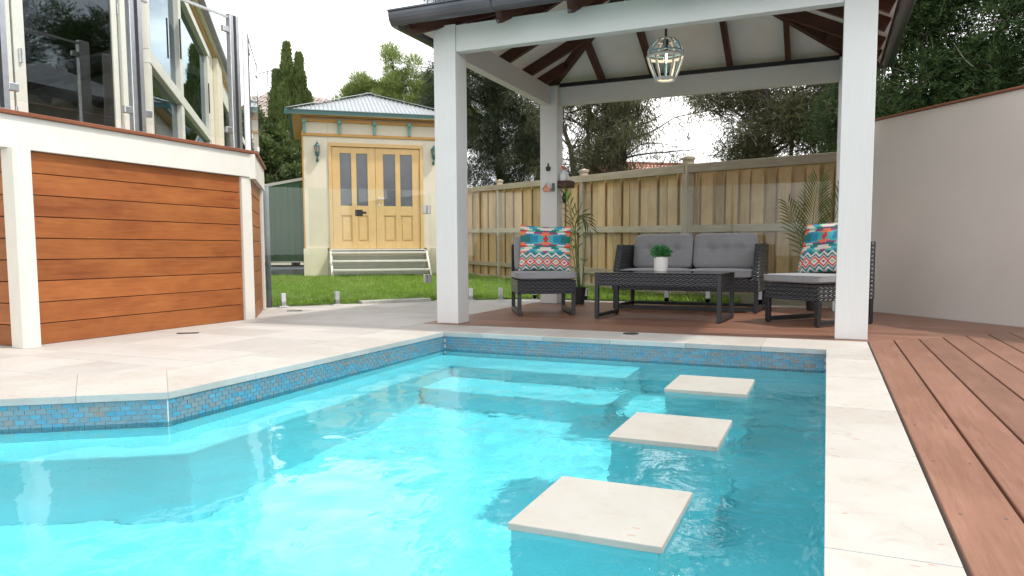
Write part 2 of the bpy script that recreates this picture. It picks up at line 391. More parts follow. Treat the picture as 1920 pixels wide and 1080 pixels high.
# ================================================================== pool
PX = .022; BEND = (-2.59, 2.232); CH = (-.82, -.572); CHE = (BEND[0]+2*CH[0], BEND[1]+2*CH[1])
POOL = [(PX, -1.2), (PX, 4.686), (-2.59, 4.686), BEND, CHE, (CHE[0], -1.2)]
mb = MB(); n = len(POOL); ZF = -1.10
vs = [(x, y, -.03) for x, y in POOL]+[(x, y, ZF) for x, y in POOL]
mb.add(vs, [(i, n+i, n+(i+1) % n, (i+1) % n) for i in range(n)]+[tuple(n+i for i in range(n))])
pool = struct('pool_shell', mb.mesh('pool_shell'), 'pebble_floor')
BD = .30; BI = (BEND[0]+BD, BEND[1]-BD*.55); mb = MB().prism([(-2.59, 4.686), (-2.59, 2.232), CHE, (CHE[0]+BD*.57, CHE[1]-BD*.82), BI, (BEND[0]+BD, 4.686)], ZF-.01, -.36).prism([(-2.289, 4.25), (-1.1, 4.25), (-1.1, 4.686), (-2.289, 4.686)], ZF-.011, -.361).prism([(-2.289, 3.85), (-1.1, 3.85), (-1.1, 4.249), (-2.289, 4.249)], ZF-.012, -.70)
put('bench', mb.mesh('bench', .02, 2), 'pebble_floor', pool)
TP, TH = .0405, .0208
tile_me = MB().box(-.0188, .0188, -.001, .004, -.0093, .0093).mesh('tile')
cand = []; fields = []
for k, (a, b_) in enumerate(((0, 1), (1, 2), (2, 3), (3, 4))):
    p, q = Vector(POOL[a]), Vector(POOL[b_]); d = (q-p).normalized(); L = (q-p).length; N0 = round(L/.0405); TP = L/N0; nn = Vector((-d.y, d.x)); rz = math.atan2(d.y, d.x)
    rows = 9; N = int(L/TP)
    # grout backing
    bb = MB(Matrix.Translation((p.x, p.y, 0)) @ Matrix.Rotation(rz, 4, 'Z')).box(0, L, 0, .002, -.032-rows*TH, -.031)
    put('grout_band', bb.mesh('grout_band'), 'tile_grout', pool)
    fld = MB()
    for r in range(rows):
        for i in range(N+1):
            s_ = (i+(1. if r % 2 else .5))*TP
            if s_ > L-.015: continue
            c = p+d*s_+nn*.002; z = -.032-(r+.5)*TH
            vis = k in (2, 3) and r < 5 and c.x > -3.25
            (cand if vis else fld.__dict__.setdefault('q', [])).append((c.length, c.x, c.y, z, rz, k))
    for r in range(1, rows, 2):   # half tiles close every second row at both ends
        for s_ in (TP*.25, L-TP*.25):
            c = p+d*s_+nn*.002; hm = MB(Matrix.Translation((c.x, c.y, -.032-(r+.5)*TH)) @ Matrix.Rotation(rz, 4, 'Z')).box(-.0085, .0085, -.001, .004, -.0093, .0093)
            put('tile', hm.mesh('tile'), 'tile_obj', pool) if r < 5 and k in (2, 3) else None
    fields.append(fld)
cand.sort()
for i, (dd, x, y, z, rz, k) in enumerate(cand):
    if i < 288:
        put('tile', tile_me, 'tile_obj', pool, (x, y, z), (random.gauss(0, .02), 0, rz+random.gauss(0, .006)))
    else: fields[k].__dict__.setdefault('q', []).append((dd, x, y, z, rz, k))
for fl in fields:
    for (dd, x, y, z, rz, k) in fl.__dict__.get('q', []):
        fl.M = Matrix.Translation((x, y, z)) @ Matrix.Rotation(rz+random.gauss(0, .006), 4, 'Z') @ Matrix.Rotation(random.gauss(0, .02), 4, 'X'); fl.box(-.0188, .0188, -.001, .004, -.0093, .0093)
    o = put('tile_field', fl.mesh('tile_field'), 'tile_field', pool); o['kind'] = 'stuff'
put('corner_bead', MB().box(BEND[0]+.001, BEND[0]+.0045, BEND[1]-.0045, BEND[1]+.001, -.032-9*TH, -.032).mesh('corner_bead'), 'tile_grout', pool)
# ---- water: one closed body of water let into the shell
def grow(P, e):
    out = []; n = len(P)
    for i in range(n):
        a, b_, c = Vector(P[i-1]), Vector(P[i]), Vector(P[(i+1) % n]); d1, d2 = (b_-a).normalized(), (c-b_).normalized()
        n1, n2 = Vector((d1.y, -d1.x)), Vector((d2.y, -d2.x)); m_ = (n1+n2).normalized(); out.append(tuple(b_+m_*(e/max(.3, m_.dot(n1)))))
    return out
WP = grow(POOL, .015); ZW = -.130

def waves(x, y):
    r = np.random.RandomState(5); h = np.zeros_like(x)
    ruf = np.clip(.30+.75*(x+1.9)/1.6+.3*np.sin(y*1.3+x), .12, 1.)
    for k in range(26):
        lam = .16*1.13**k if k < 15 else r.uniform(.09, .22); th = r.uniform(0, 2*PI); am = (.0016*lam if k < 15 else .0019*lam)*r.uniform(.6, 1.3)
        ph = r.uniform(0, 6.28); kx, ky = math.cos(th)*2*PI/lam, math.sin(th)*2*PI/lam
        h += am*np.sin(kx*x+ky*y+ph+.8*np.sin(x*1.9+k)+.7*np.sin(y*2.3+k*2))*(ruf if lam < .35 else .6)
    d = np.hypot(x+1.05, y-3.65); h += .0016*np.sin(d*2*PI/.05)*np.clip(1-d/.19, 0, 1)
    return h
def water_body():
    x0, x1, y0, y1, st = -4.3, .045, -1.25, 4.712, .0165
    nx, ny = int((x1-x0)/st), int((y1-y0)/st); X, Y = np.meshgrid(np.linspace(x0, x1, nx), np.linspace(y0, y1, ny)); Z = ZW+waves(X, Y)*WAVE
    v = np.stack([X, Y, Z], 2).reshape(-1, 3); i = np.arange(ny*nx).reshape(ny, nx); top = np.stack([i[:-1, :-1], i[:-1, 1:], i[1:, 1:], i[1:, :-1]], 2).reshape(-1, 4)
    per = np.concatenate([i[0, :], i[1:, -1], i[-1, -2::-1], i[-2:0:-1, 0]]); nv = len(v); low = v[per].copy(); low[:, 2] = ZF-.03; m = len(per); li = np.arange(m)+nv
    sides = np.stack([per, li, np.roll(li, -1), np.roll(per, -1)], 1); cb = np.array([[x0, y0, ZF-.03], [x1, y0, ZF-.03], [x1, y1, ZF-.03], [x0, y1, ZF-.03]]); ci = nv+m+np.arange(4)
    c = [0, nx-1, nx-1+ny-1, 2*(nx-1)+ny-1]
    tris = []
    v = np.concatenate([v, low]); bot = [tuple(li[k] for k in c[::-1])]
    me = mesh_np('water', v, np.concatenate([top, sides, np.array(bot)]))
    sm = np.zeros(len(me.polygons), bool); sm[:len(top)] = True; me.polygons.foreach_set('use_smooth', sm); return me
WAVE = .55
wm = water_body()
b = NB('water')
g_ = b.n('ShaderNodeTexCoord').outputs['Object']
def wav(scale, sc, det=2, dist=0):
    m = b.n('ShaderNodeMapping'); m.inputs['Scale'].default_value = sc; b.l(g_, m.inputs[0]); return b.noise(m.outputs[0], scale, det, .5, dist)
n1 = wav(1.6, (1, .8, 1), 2, .4); n2 = wav(7.5, (1.1, .8, 1), 3, .8); n3 = wav(22, (1, .8, 1), 2, .5)
sp = b.n('ShaderNodeSeparateXYZ'); b.l(g_, sp.inputs[0])
ruff = b.ramp(b.math('ADD', b.math('MULTIPLY', sp.outputs[0], .42), b.math('ADD', .95, b.math('MULTIPLY', b.math('SUBTRACT', wav(.9, (1, 1, 1), 1), .5), 1.2))), [(.12, (.16,)*3), (.72, (1,)*3)])
# small ring where the return jet stirs the surface
dv = b.n('ShaderNodeVectorMath', operation='DISTANCE'); b.l(g_, dv.inputs[0]); dv.inputs[1].default_value = (-1.05, 3.65, ZW)
env = b.math('MAXIMUM', b.math('SUBTRACT', 1, b.math('DIVIDE', dv.outputs['Value'], .17)), 0)
ring = b.math('MULTIPLY', b.math('SINE', b.math('MULTIPLY', dv.outputs['Value'], 150)), env)
h = b.math('ADD', b.math('MULTIPLY', n1, 3.2), b.math('MULTIPLY', b.math('ADD', b.math('MULTIPLY', n2, 1.0), b.math('MULTIPLY', n3, .22)), ruff))
h = b.math('ADD', h, b.math('MULTIPLY', ring, .22))
bm_ = b.bump(h, .55, .012)
lw = b.n('ShaderNodeLayerWeight'); lw.inputs[0].default_value = .5; b.l(bm_, lw.inputs['Normal'])
fr = b.math('MINIMUM', b.math('ADD', b.math('MULTIPLY', b.math('POWER', lw.outputs['Facing'], 5), .97), .02), 1.)
gl = b.n('ShaderNodeBsdfGlossy'); gl.inputs['Roughness'].default_value = .0; b.l(bm_, gl.inputs['Normal'])
WATER_MODE = 'refr'
if WATER_MODE == 'transp':
    tr = b.n('ShaderNodeBsdfTransparent')
else:
    tr = b.n('ShaderNodeBsdfRefraction'); tr.inputs['IOR'].default_value = 1.33; tr.inputs['Roughness'].default_value = 0; tr.inputs['Color'].default_value = (.46, .93, .975, 1); b.l(bm_, tr.inputs['Normal'])
ms = b.n('ShaderNodeMixShader'); b.l(fr, ms.inputs[0]); b.l(tr.outputs[0], ms.inputs[1]); b.l(gl.outputs[0], ms.inputs[2]); b.l(ms.outputs[0], b.out.inputs['Surface'])
MATS['water'] = b.m
water = struct('water', wm, 'water'); water.cycles.is_caustics_caster = True

# ---- stepping stones
LAB = ['nearest and largest pale travertine stepping stone standing in the pool', 'middle travertine stepping stone in the pool, between two others', 'farthest pale travertine stepping stone, close to the far pool wall']
for k, (y0, y1) in enumerate(((1.69, 2.12), (2.65, 3.10), (3.68, 4.13))):
    t = thing('stepping_stone', LAB[k], 'stepping stone', (-.547, (y0+y1)/2, ZF), 0, 'stepping stones in the pool')
    me = MB().box(-.75, -.345, y0, y1, -.133, -.112).mesh('slab', .003, 2); put('slab', me, 'stepping_travertine', t)
    put('plinth', MB().box(-.744, -.351, y0+.006, y1-.006, ZF-.01, -.1335).mesh('plinth', .004, 1), 'plinth_teal', t)

for o in [pool]+list(pool.children)+[o for o in bpy.data.objects if o.name.startswith('plinth')]: o.cycles.is_caustics_receiver = True

# ================================================================== coping and paving
base = struct('paving_base', MB().prism(ccw([(-3.05, 8.2), (-3.33, 8.2), (-4.40, 7.5), (-5.62, 6.0), (-9, 6.0), (-9, -3), (CHE[0]-.02, -3), (CHE[0]-.02, CHE[1]+.02), (BEND[0]-.02, BEND[1]+.02), (-2.61, 5.15), (-3.05, 5.15)]), -.05, -.003).mesh('paving_base'), 'grout')
struct('coping_base', MB().prism([(-2.6, 4.70), (.25, 4.70), (.25, 5.15), (-2.6, 5.15)], -.05, -.031).prism([(.034, -1.5), (.25, -1.5), (.25, 4.70), (.034, 4.70)], -.05, -.031).mesh('coping_base'), 'grout')
coping = struct('pool_coping', MB().box(.04, .245, -1.49, -1.2, -.06, -.033).mesh('pool_coping'), 'grout')
def stone_piece(name, pts, parent, m='travertine', zt=0, th=.031, bev=.0018, rough_=True, g=.0006):
    c = (sum(p[0] for p in pts)/len(pts), sum(p[1] for p in pts)/len(pts)); pts = ccw([(p[0]-c[0], p[1]-c[1]) for p in pts])
    P = grow(pts, -g); me = MB().prism(P, -th, 0).mesh(name, bev, 2)
    me.materials.append(MATS[m]); me.materials.append(MATS['coping_edge'])
    for p in me.polygons:
        if abs(p.normal.z) < .45: p.material_index = 1
    o = put(name, me, None, parent, (c[0], c[1], zt+random.uniform(-.0006, .0006)), (random.gauss(0, .0008), random.gauss(0, .0008), 0)); return o
IN = .012
ys = [-1.5, -.75, .06, .86, 1.55, 2.26, 2.98, 3.70, 4.30, 4.674]
for a, b_ in zip(ys, ys[1:]): stone_piece('coping_stone', [(PX-IN, a), (.252, a), (.252, b_), (PX-IN, b_)], coping)
xs = [.252, -.36, -.82, -1.32, -1.80, -2.28, -2.578]
for b_, a in zip(xs, xs[1:]): stone_piece('coping_stone', [(a, 4.674), (b_, 4.674), (b_, 5.157), (a, 5.157)], coping)
stone_piece('coping_stone', [(-3.048, 4.674), (-2.578, 4.674), (-2.578, 5.157), (-3.048, 5.157)], coping)
nP = Vector((-.572, .82)); d_ = Vector(CH)
e0 = Vector(BEND)-nP*0+Vector((IN, 0)); 
mit = Vector(BEND)+Vector((-.46, .40)); b0 = Vector(BEND)+Vector((.013, -.006))
yy = [None, 2.75, 3.2, 3.72, 4.20, 4.674]
stone_piece('coping_stone', [tuple(b0), (-2.578, 2.75), (-3.048, 2.75), tuple(mit)], coping)
for a, b_ in zip(yy[1:], yy[2:]): stone_piece('coping_stone', [(-3.048, a), (-2.578, a), (-2.578, b_), (-3.048, b_)], coping)
pr0 = b0; q0 = mit
for t in (.36, .80, 1.3, 2.1):
    p1 = b0+d_*t; q1 = mit+d_*(t+.05)
    stone_piece('coping_stone', [tuple(pr0), tuple(q0), tuple(q1), tuple(p1)], coping); pr0, q0 = p1, q1
paving = struct('paving', MB().box(-8.9, -8.8, -2, -1.8, -.05, -.004).mesh('paving'), 'grout')
cN = nP.dot(mit)
A1 = (-5.55, 5.95); A2 = (-4.32, 7.46); A3 = (-3.30, 8.12)
nA = (-.776, .631); nB = (-.54, .84)
planes = [(1, 0, -3.05), (-nP.x, -nP.y, -cN), (nA[0], nA[1], nA[0]*A1[0]+nA[1]*A1[1]+.09), (nB[0], nB[1], nB[0]*A2[0]+nB[1]*A2[1]+.09), (0, 1, 8.2)]
row = 0; y = -1.9
while y < 8.3:
    h_ = (.40, .61, .40, .20)[row % 4]; x = -3.05-random.uniform(0, .5)+.5
    while x > -7.2:
        w_ = random.choice((.40, .61, .61, .81)); P = clip([(x-w_, y), (x, y), (x, y+h_), (x-w_, y+h_)], planes)
        if len(P) >= 3 and area(P) > .004:
            cx_, cy_ = sum(p[0] for p in P)/len(P), sum(p[1] for p in P)/len(P)
            if not (cx_ < -5.1 and cy_ > 3.1): 
                P2 = [p for i, p in enumerate(P) if math.dist(p, P[i-1]) > .01]
                if len(P2) >= 3: stone_piece('paver', P2, paving, 'paving_stone', 0, .02, .002, g=.0012)
        x -= w_
    y += h_; row += 1
x = -3.05
while x < .0:
    x2 = min(x+.6, .02); stone_piece('paver', [(x, 7.94), (x2, 7.94), (x2, 8.2), (x, 8.2)], paving, 'paving_stone', 0, .02, .002, g=.0012); x = x2
# drains
slot = MB().box(-.075, .075, -.018, .018, 0, .004).mesh('drain_cover', .001, 1)
for (x, y, a, lb) in ((-4.31, 3.92, .15, 'thin black slot drain in the pale paving beside the timber wall'), (-4.91, 5.80, .1, 'thin black slot drain in the paving near the glass fence')):
    tag(put('slot_drain', slot, 'black_metal', None, (x, y, .0012), (0, 0, R(90)*0+a+.45)), lb, 'drain')
tag(put('skimmer_lid', MB().lathe([(0, .0), (.055, 0), (.055, .004), (0, .004)], n=20).mesh('skimmer_lid'), 'black_metal', None, (-1.27, 5.05, .001)), 'small dark round lid let into the far coping stones', 'drain')

# ================================================================== deck
deck = struct('deck_frame', MB().prism([(-3.04, 5.18), (.27, 5.18), (.27, -1.5), (3.2, -1.5), (3.2, 4.0), (-.1, 8.2), (-.1, 7.92), (-3.04, 7.92)], -.06, -.03).mesh('deck_frame'), 'interior_dark')
wallc = .762*.45+.647*7.625
BP = .157; y = 5.168
while y < 7.9:
    P = clip([(-3.046, y), (3.4, y), (3.4, y+BP-.0035), (-3.046, y+BP-.0035)], [(.97, -1, .97*.262-5.157-.006), (.762, .647, wallc-.01)])
    # mitre keeps x-.262 <= (y-5.157)/.97 ; both ends of the board cut at an angle
    if len(P) >= 3: piece('deck_board', P, -.024, 0, 'deck_timber', deck, .0015, .0004)
    y += BP
x = .262
while x < 3.0:
    P = clip([(x, -1.5), (x+BP-.0085, -1.5), (x+BP-.0085, 9), (x, 9)], [(-.97, 1, 5.157-.97*.262-.004), (.762, .647, wallc-.01)])
    if len(P) >= 3: piece('deck_board', P, -.024, 0, 'deck_timber', deck, .0025, .0006)
    x += BP

sc = MB(); sy = Matrix()
for o in [c for c in deck.children]:
    xs_ = [v.co.x for v in o.data.vertices]; ys_ = [v.co.y for v in o.data.vertices]; wx, wy = max(xs_)-min(xs_), max(ys_)-min(ys_)
    if wy < wx: continue
    y_ = min(ys_)+.22
    while y_ < max(ys_)-.2:
        for dx in (-.045, .045):
            sc.M = Matrix.Translation((o.location.x+dx+random.uniform(-.003, .003), o.location.y+y_+random.uniform(-.006, .006), .0006)); sc.lathe([(.0042, 0), (0, .0002)], n=6)
        y_ += .45
o = put('screw', sc.mesh('screw'), 'steel', deck); o['kind'] = 'stuff'
# ================================================================== lawn
LW = [(-5.63, 6.02), (-4.40, 7.55), (-3.36, 8.215), (-.9, 8.215), (-.9, 8.55), (-1.52, 8.9), (-5.92, 13.3), (-9, 17), (-14, 17), (-14, 13), (-6.6, 5.6)]
struct('lawn', MB().prism(ccw(LW), -.06, .022).mesh('lawn'), 'turf')
def inside(P, x, y):
    r = np.zeros(len(x), bool); n = len(P)
    for i in range(n):
        (x0, y0), (x1, y1) = P[i], P[(i+1) % n]
        c = ((y0 > y) != (y1 > y)) & (x < (x1-x0)*(y-y0)/(y1-y0+1e-12)+x0); r ^= c
    return r
def blades(n, lo, hi, dmin, dmax, wd, ht):
    x = np.random.uniform(-12.5, -.9, n); y = np.random.uniform(5.8, 16, n); d = np.hypot(x, y)
    k = inside(LW, x, y) & (d > dmin) & (d < dmax); x, y, d = x[k], y[k], d[k]; n = len(x)
    a = np.random.uniform(0, 2*PI, n); patch = .8+.35*np.sin(x*5.1+np.sin(y*3.7)*2)*np.sin(y*6.6+np.sin(x*4))+.3*np.sin(x*17+y*3)*np.sin(y*19); hh = ht*np.random.uniform(.5, 1.15, n)*patch.clip(.35, 1.4); ww = wd*np.random.uniform(.6, 1.2, n)
    lean = np.random.uniform(.1, .9, n)*hh; la = np.random.uniform(0, 2*PI, n)
    ca, sa = np.cos(a)*ww/2, np.sin(a)*ww/2; z0 = np.full(n, .02)
    v = np.stack([np.stack([x-ca, y-sa, z0], 1), np.stack([x+ca, y+sa, z0], 1), np.stack([x+np.cos(la)*lean, y+np.sin(la)*lean, z0+hh], 1)], 1).reshape(-1, 3)
    return v
vv = np.concatenate([blades(560000, 0, 0, 0, 10.5, .014, .070), blades(300000, 0, 0, 10.5, 17.5, .016, .075)])
g_me = mesh_np('grass', vv, np.arange(len(vv)).reshape(-1, 3)); print('grass tris', len(vv)//3)
o = put('grass', g_me, 'grass_blade'); tag(o, 'freshly laid bright green lawn grass behind the glass fence', 'grass', kind='stuff')
tag(struct('gate_path', MB().prism(ccw([(-4.80, 6.80), (-4.28, 7.46), (-4.42, 7.60), (-4.95, 6.93)]), -.03, .034).mesh('gate_path', .004, 1), 'pale_concrete'))

# ================================================================== rendered wall at right
wd_ = Vector((.647, -.762, 0)); wn_ = Vector((.762, .647, 0)); w0 = Vector((.215, 7.903, 0))
Mw = Matrix(((wd_.x, wn_.x, 0, w0.x), (wd_.y, wn_.y, 0, w0.y), (0, 0, 1, 0), (0, 0, 0, 1)))
t = thing('rendered_wall', 'tall plain grey mauve rendered wall beside the deck with a thin timber cap', 'wall', tuple(w0))
put('wall', MB(Mw).box(0, 7.5, 0, .16, -.05, 1.79).mesh('wall', .004, 1, fix=True), 'wall_render', t)
put('cap', MB(Mw).box(-.01, 7.52, -.02, .18, 1.792, 1.809).mesh('cap', .002, 1, fix=True), 'edge_timber', t)

# ================================================================== timber fence
FB = Vector((-1.50, 8.74, 0)); FA = Vector((-5.924, 13.13, 0)); FC = Vector((.34, 8.28, 0)); FE = FA+(FA-FB)*.36
fence = thing('timber_fence', 'tall pale treated pine paling fence running behind the lawn and the pavilion', 'fence', tuple(FB))
def ftop(p):
    t = (p-FB).length if p.x < FB.x else 0; return 1.585+.047*t
def fence_run(P, Q, npal, posts, pw):
    d = (Q-P); L = d.length; d.normalize(); n = Vector((d.y, -d.x, 0))
    if n.dot(-P) < 0: n = -n
    rz = math.atan2(d.y, d.x)
    for i in range(npal):
        s_ = (i+.5)*L/npal; c = P+d*s_; zt = ftop(c)-.06; w_ = L/npal
        back = i % 2 == 0
        wv = w_*(.70 if back else .92)*random.uniform(.96, 1.03)
        me = MB().box(-wv/2, wv/2, -.008, .008, .0, zt).mesh('paling', .002, 1, along=2)
        put('paling', me, 'paling_timber', fence, tuple(c+n*(.012 if not back else -.006)+Vector((0, 0, .01))), (0, random.gauss(0, .003), rz))
        if not back: pass
    # backing boards close the joints
    for i in range(npal+1):
        c = P+d*(i*L/npal); me = MB().box(-pw*.42, pw*.42, -.006, .006, .0, ftop(c)-.075).mesh('paling', 0, 1, along=2); put('paling', me, 'paling_timber', fence, tuple(c-n*.026+Vector((0, 0, .01))), (0, 0, rz))
    return d, n, rz
def rail(P, Q, z0, z1, w_, h_, n, nm='rail', mt='rail_timber'):
    put(nm, MB().bar(P+n+Vector((0, 0, z0)), Q+n+Vector((0, 0, z1)), w_, h_).mesh(nm, .003, 1, fix=True), mt, fence)
def fpost(p, h_, rz, s_=.10):
    o = put('post', MB().box(-s_/2, s_/2, -s_/2, s_/2, -.05, h_).mesh('post', .003, 1, along=2), 'rail_timber', fence, tuple(p), (0, 0, rz))
    c = MB(); e_ = s_/2+.010; c.box(-e_, e_, -e_, e_, h_, h_+.025); c.add([(-e_, -e_, h_+.0255), (e_, -e_, h_+.0255), (e_, e_, h_+.0255), (-e_, e_, h_+.0255), (0, 0, h_+.055)], [(0, 1, 4), (1, 2, 4), (2, 3, 4), (3, 0, 4)])
    put('post_cap', c.mesh('post_cap'), 'rail_timber', o)
fd, fn, frz = fence_run(FB, FA, 28, 0, .2)
fence_run(FA, FE, 9, 0, .2)
rd, rn, rrz = fence_run(FB, FC, 13, 0, .13)
for P, Q, n_ in ((FB, FE, fn), (FB, FC, rn)):
    k0, k1 = (1, (Q-P).length)
    zt0, zt1 = ftop(P), ftop(Q)
    rail(P, Q, zt0-.045, zt1-.045, .07, .10, n_*.052)
    rail(P, Q, zt0*.53, zt1*.53-.01, .045, .085, n_*.045)
    rail(P, Q, zt0*.17, zt1*.17, .045, .08, n_*.045)
    rail(P, Q, .03, .03, .03, .14, n_*.03, 'plinth_board')
for p in (FB, FB.lerp(FA, .425), FA): fpost(p+fn*.03, ftop(p)+.06, frz)

# ================================================================== raised timber-clad deck of the house
XF = -4.65
rd_ = thing('raised_deck', 'raised balcony base with brown timber cladding between cream columns and a cream fascia', 'balcony', (-5.1, 4, 0))
RC, RE = Vector((-4.665, 4.995, 0)), Vector((-5.47, 5.99, 0)); rdv = (RE-RC).normalized(); rnv = Vector((-rdv.y, rdv.x, 0))*-1
Mr = Matrix(((rdv.x, rnv.x, 0, RC.x), (rdv.y, rnv.y, 0, RC.y), (0, 0, 1, 0), (0, 0, 0, 1)))
put('fascia', MB().prism(ccw([(XF, 2.86), (XF, 5.035), (-4.73, 4.985), (-4.73, 2.94), (-7.2, 2.94), (-7.2, 2.86)]), 1.248, 1.452).mesh('fascia', .004, 2, along=1), 'cream_paint', rd_)
put('fascia', MB(Mr).box(-.03, 1.27, -.02, .04, 1.235, 1.448).mesh('fascia', .004, 2, fix=True), 'cream_paint', rd_)
put('edge_trim', MB().prism(ccw([(XF+.022, 2.838), (XF+.022, 5.05), (-4.75, 4.99), (-4.75, 2.95), (-7.2, 2.95), (-7.2, 2.838)]), 1.4525, 1.478).mesh('edge_trim', .003, 1, along=1), 'edge_timber', rd_)
put('edge_trim', MB(Mr).box(-.02, 1.29, -.03, .062, 1.4525, 1.478).mesh('edge_trim', .003, 1, fix=True), 'edge_timber', rd_)
put('balcony_floor', MB().prism(ccw([(-4.752, 2.952), (-4.752, 4.99), (-5.50, 5.90), (-5.58, 4.8), (-5.58, 2.952)]), 1.40, 1.472).mesh('balcony_floor'), 'deck_timber', rd_)
H9 = 1.247/9
def cladding(M, L, nm='plank'):
    for k in range(9):
        me = MB(M).box(.002, L, -.022+random.uniform(-.0012, .0012), .0+random.uniform(-.0015, .0015), k*H9+.002, (k+1)*H9-.0035).mesh('cladding_board', .002, 1, fix=True)
        # grain runs along the board
        put('cladding_board', me, 'clad_timber', rd_)
        sc = MB()
M1 = Matrix(((0, 1, 0, -4.685), (1, 0, 0, 3.005), (0, 0, 1, 0), (0, 0, 0, 1)))
cladding(M1, 1.87)
M2 = Matrix(((-1, 0, 0, -4.745), (0, -1, 0, 2.96), (0, 0, 1, 0), (0, 0, 0, 1)))
cladding(M2, 2.2)
M3 = Matrix(((rdv.x, rnv.x, 0, RC.x+rdv.x*.03), (rdv.y, rnv.y, 0, RC.y+rdv.y*.03), (0, 0, 1, 0), (0, 0, 0, 1)))
cladding(M3, 1.06)
for k in range(9):
    for y in (3.03, 4.84):
        for dz in (.03, .105):
            put('screw', MB(Matrix.Translation((-4.6835, y, k*H9+dz)) @ Matrix.Rotation(PI/2, 4, 'Y')).lathe([(0, .0018), (.0026, .0015), (.0026, 0)], n=6).mesh('screw'), 'gutter_metal', rd_) if k < 9 else None
put('backing', MB().prism(ccw([(-4.72, 2.985), (-4.72, 4.96), (-5.5, 5.93), (-5.58, 5.93), (-5.58, 2.985)]), 0, 1.24).mesh('backing'), 'interior_dark', rd_)
put('column', MB().prism(ccw([(-4.595, 2.905), (-4.567, 2.92), (-4.567, 3.003), (-4.70, 3.003), (-4.742, 2.96), (-4.735, 2.925)]), 0, 1.247).mesh('column', .003, 2, along=2), 'cream_paint', rd_)
put('column', MB().box(-4.78, -4.662, 4.877, 4.99, 0, 1.247).mesh('column', .003, 2, along=2), 'cream_paint', rd_)
put('column', MB(Mr).box(1.10, 1.24, -.06, .022, 0, 1.234).mesh('column', .003, 2, fix=True), 'cream_paint', rd_)
put('downpipe', MB().tube([(-5.50, 6.10, .0), (-5.50, 6.10, 1.3)], .028, 10).mesh('downpipe', smooth=True), 'grey_concrete', rd_)

# balustrade
bal = thing('glass_balustrade', 'frameless glass balustrade with square stainless posts on top of the raised balcony', 'balustrade', (XF-.05, 3.9, 1.478))
PY = [2.905, 3.885, 4.855]
def bpost(x, y, rz=0, h_=1.12):
    M = Matrix.Translation((x, y, 1.479)) @ Matrix.Rotation(rz, 4, 'Z')
    p = put('post', MB(M).box(-.03, .02, -.052, .052, 0, h_).mesh('post', .003, 1, fix=True), 'steel', bal)
    put('channel', MB(M).box(.0205, .024, -.012, .012, .01, h_-.01).mesh('channel', fix=True), 'black_metal', p)
    return p
for y in PY: bpost(XF-.03, y)
pR = RC+rdv*.10-rnv*.0; bpost(pR.x-.02, pR.y, math.atan2(rnv.y, rnv.x), 1.04); pE = RC+rdv*1.15; bpost(pE.x-.02, pE.y, math.atan2(rnv.y, rnv.x), 1.04)
def bpanel(M, L, z0=1.555, z1=2.56):
    p = put('glass_panel', MB(M).box(0, L, -.005, .005, z0, z1).mesh('glass_panel', fix=True), 'clear_glass', bal)
    put('top_cap', MB(M).box(0, L, -.009, .009, z1+.001, z1+.020).mesh('top_cap', fix=True), 'steel', p)
    for s_ in (.03, L-.03):
        for z in (z0+.05, z1-.12): put('clamp', MB(M).box(s_-.032, s_+.032, -.016, .016, z, z+.05).mesh('clamp', .005, 2, fix=True), 'steel', p)
for a, b_ in zip(PY, PY[1:]):
    bpanel(Matrix(((0, 1, 0, XF-.035), (1, 0, 0, a+.055), (0, 0, 1, 0), (0, 0, 0, 1))), b_-a-.11)
bpanel(Matrix(((-1, 0, 0, XF-.09), (0, -1, 0, 2.905), (0, 0, 1, 0), (0, 0, 0, 1))), 1.6)
bpanel(Matrix(((rdv.x, rnv.x, 0, pR.x), (rdv.y, rnv.y, 0, pR.y), (0, 0, 1, 0), (0, 0, 0, 1))) @ Matrix.Translation((.06, 0, 0)), .93, 1.555, 2.47)

# ================================================================== house
Q = Vector((-5.6, 4.736, 0)); an = R(40); wd2 = Vector((-math.sin(an), math.cos(an), 0)); wn2 = Vector((wd2.y, -wd2.x, 0))
MW = Matrix(((wd2.x, wn2.x, 0, Q.x), (wd2.y, wn2.y, 0, Q.y), (0, 0, 1, 0), (0, 0, 0, 1)))
house = thing('house', 'cream rendered house with tall glass doors and a long wing of windows above the balcony', 'house', (-8, 6, 0))
def wbox(nm, m, *a, bevel=0, parent=None, M=MW): return put(nm, MB(M).box(*a).mesh(nm, bevel, 1, fix=True), m, parent or house)
wbox('wall', 'cream_render', 0, 9.2, -.14, 0, 0, 1.5)
wbox('wall', 'cream_render', 0.0, 9.2, -.14, 0, 3.66, 3.9)
wbox('wall', 'cream_render', 5.02, 7.0, -.14, 0, 1.5, 3.66)
wbox('wall', 'cream_render', 8.9, 9.2, -.14, 0, 1.5, 3.66)
wbox('wall', 'cream_render', 7.0, 8.9, -.14, 0, 1.5, 2.1)
wbox('pilaster', 'cream_render', 5.95, 6.75, .002, .075, 0, 3.80, bevel=.004)
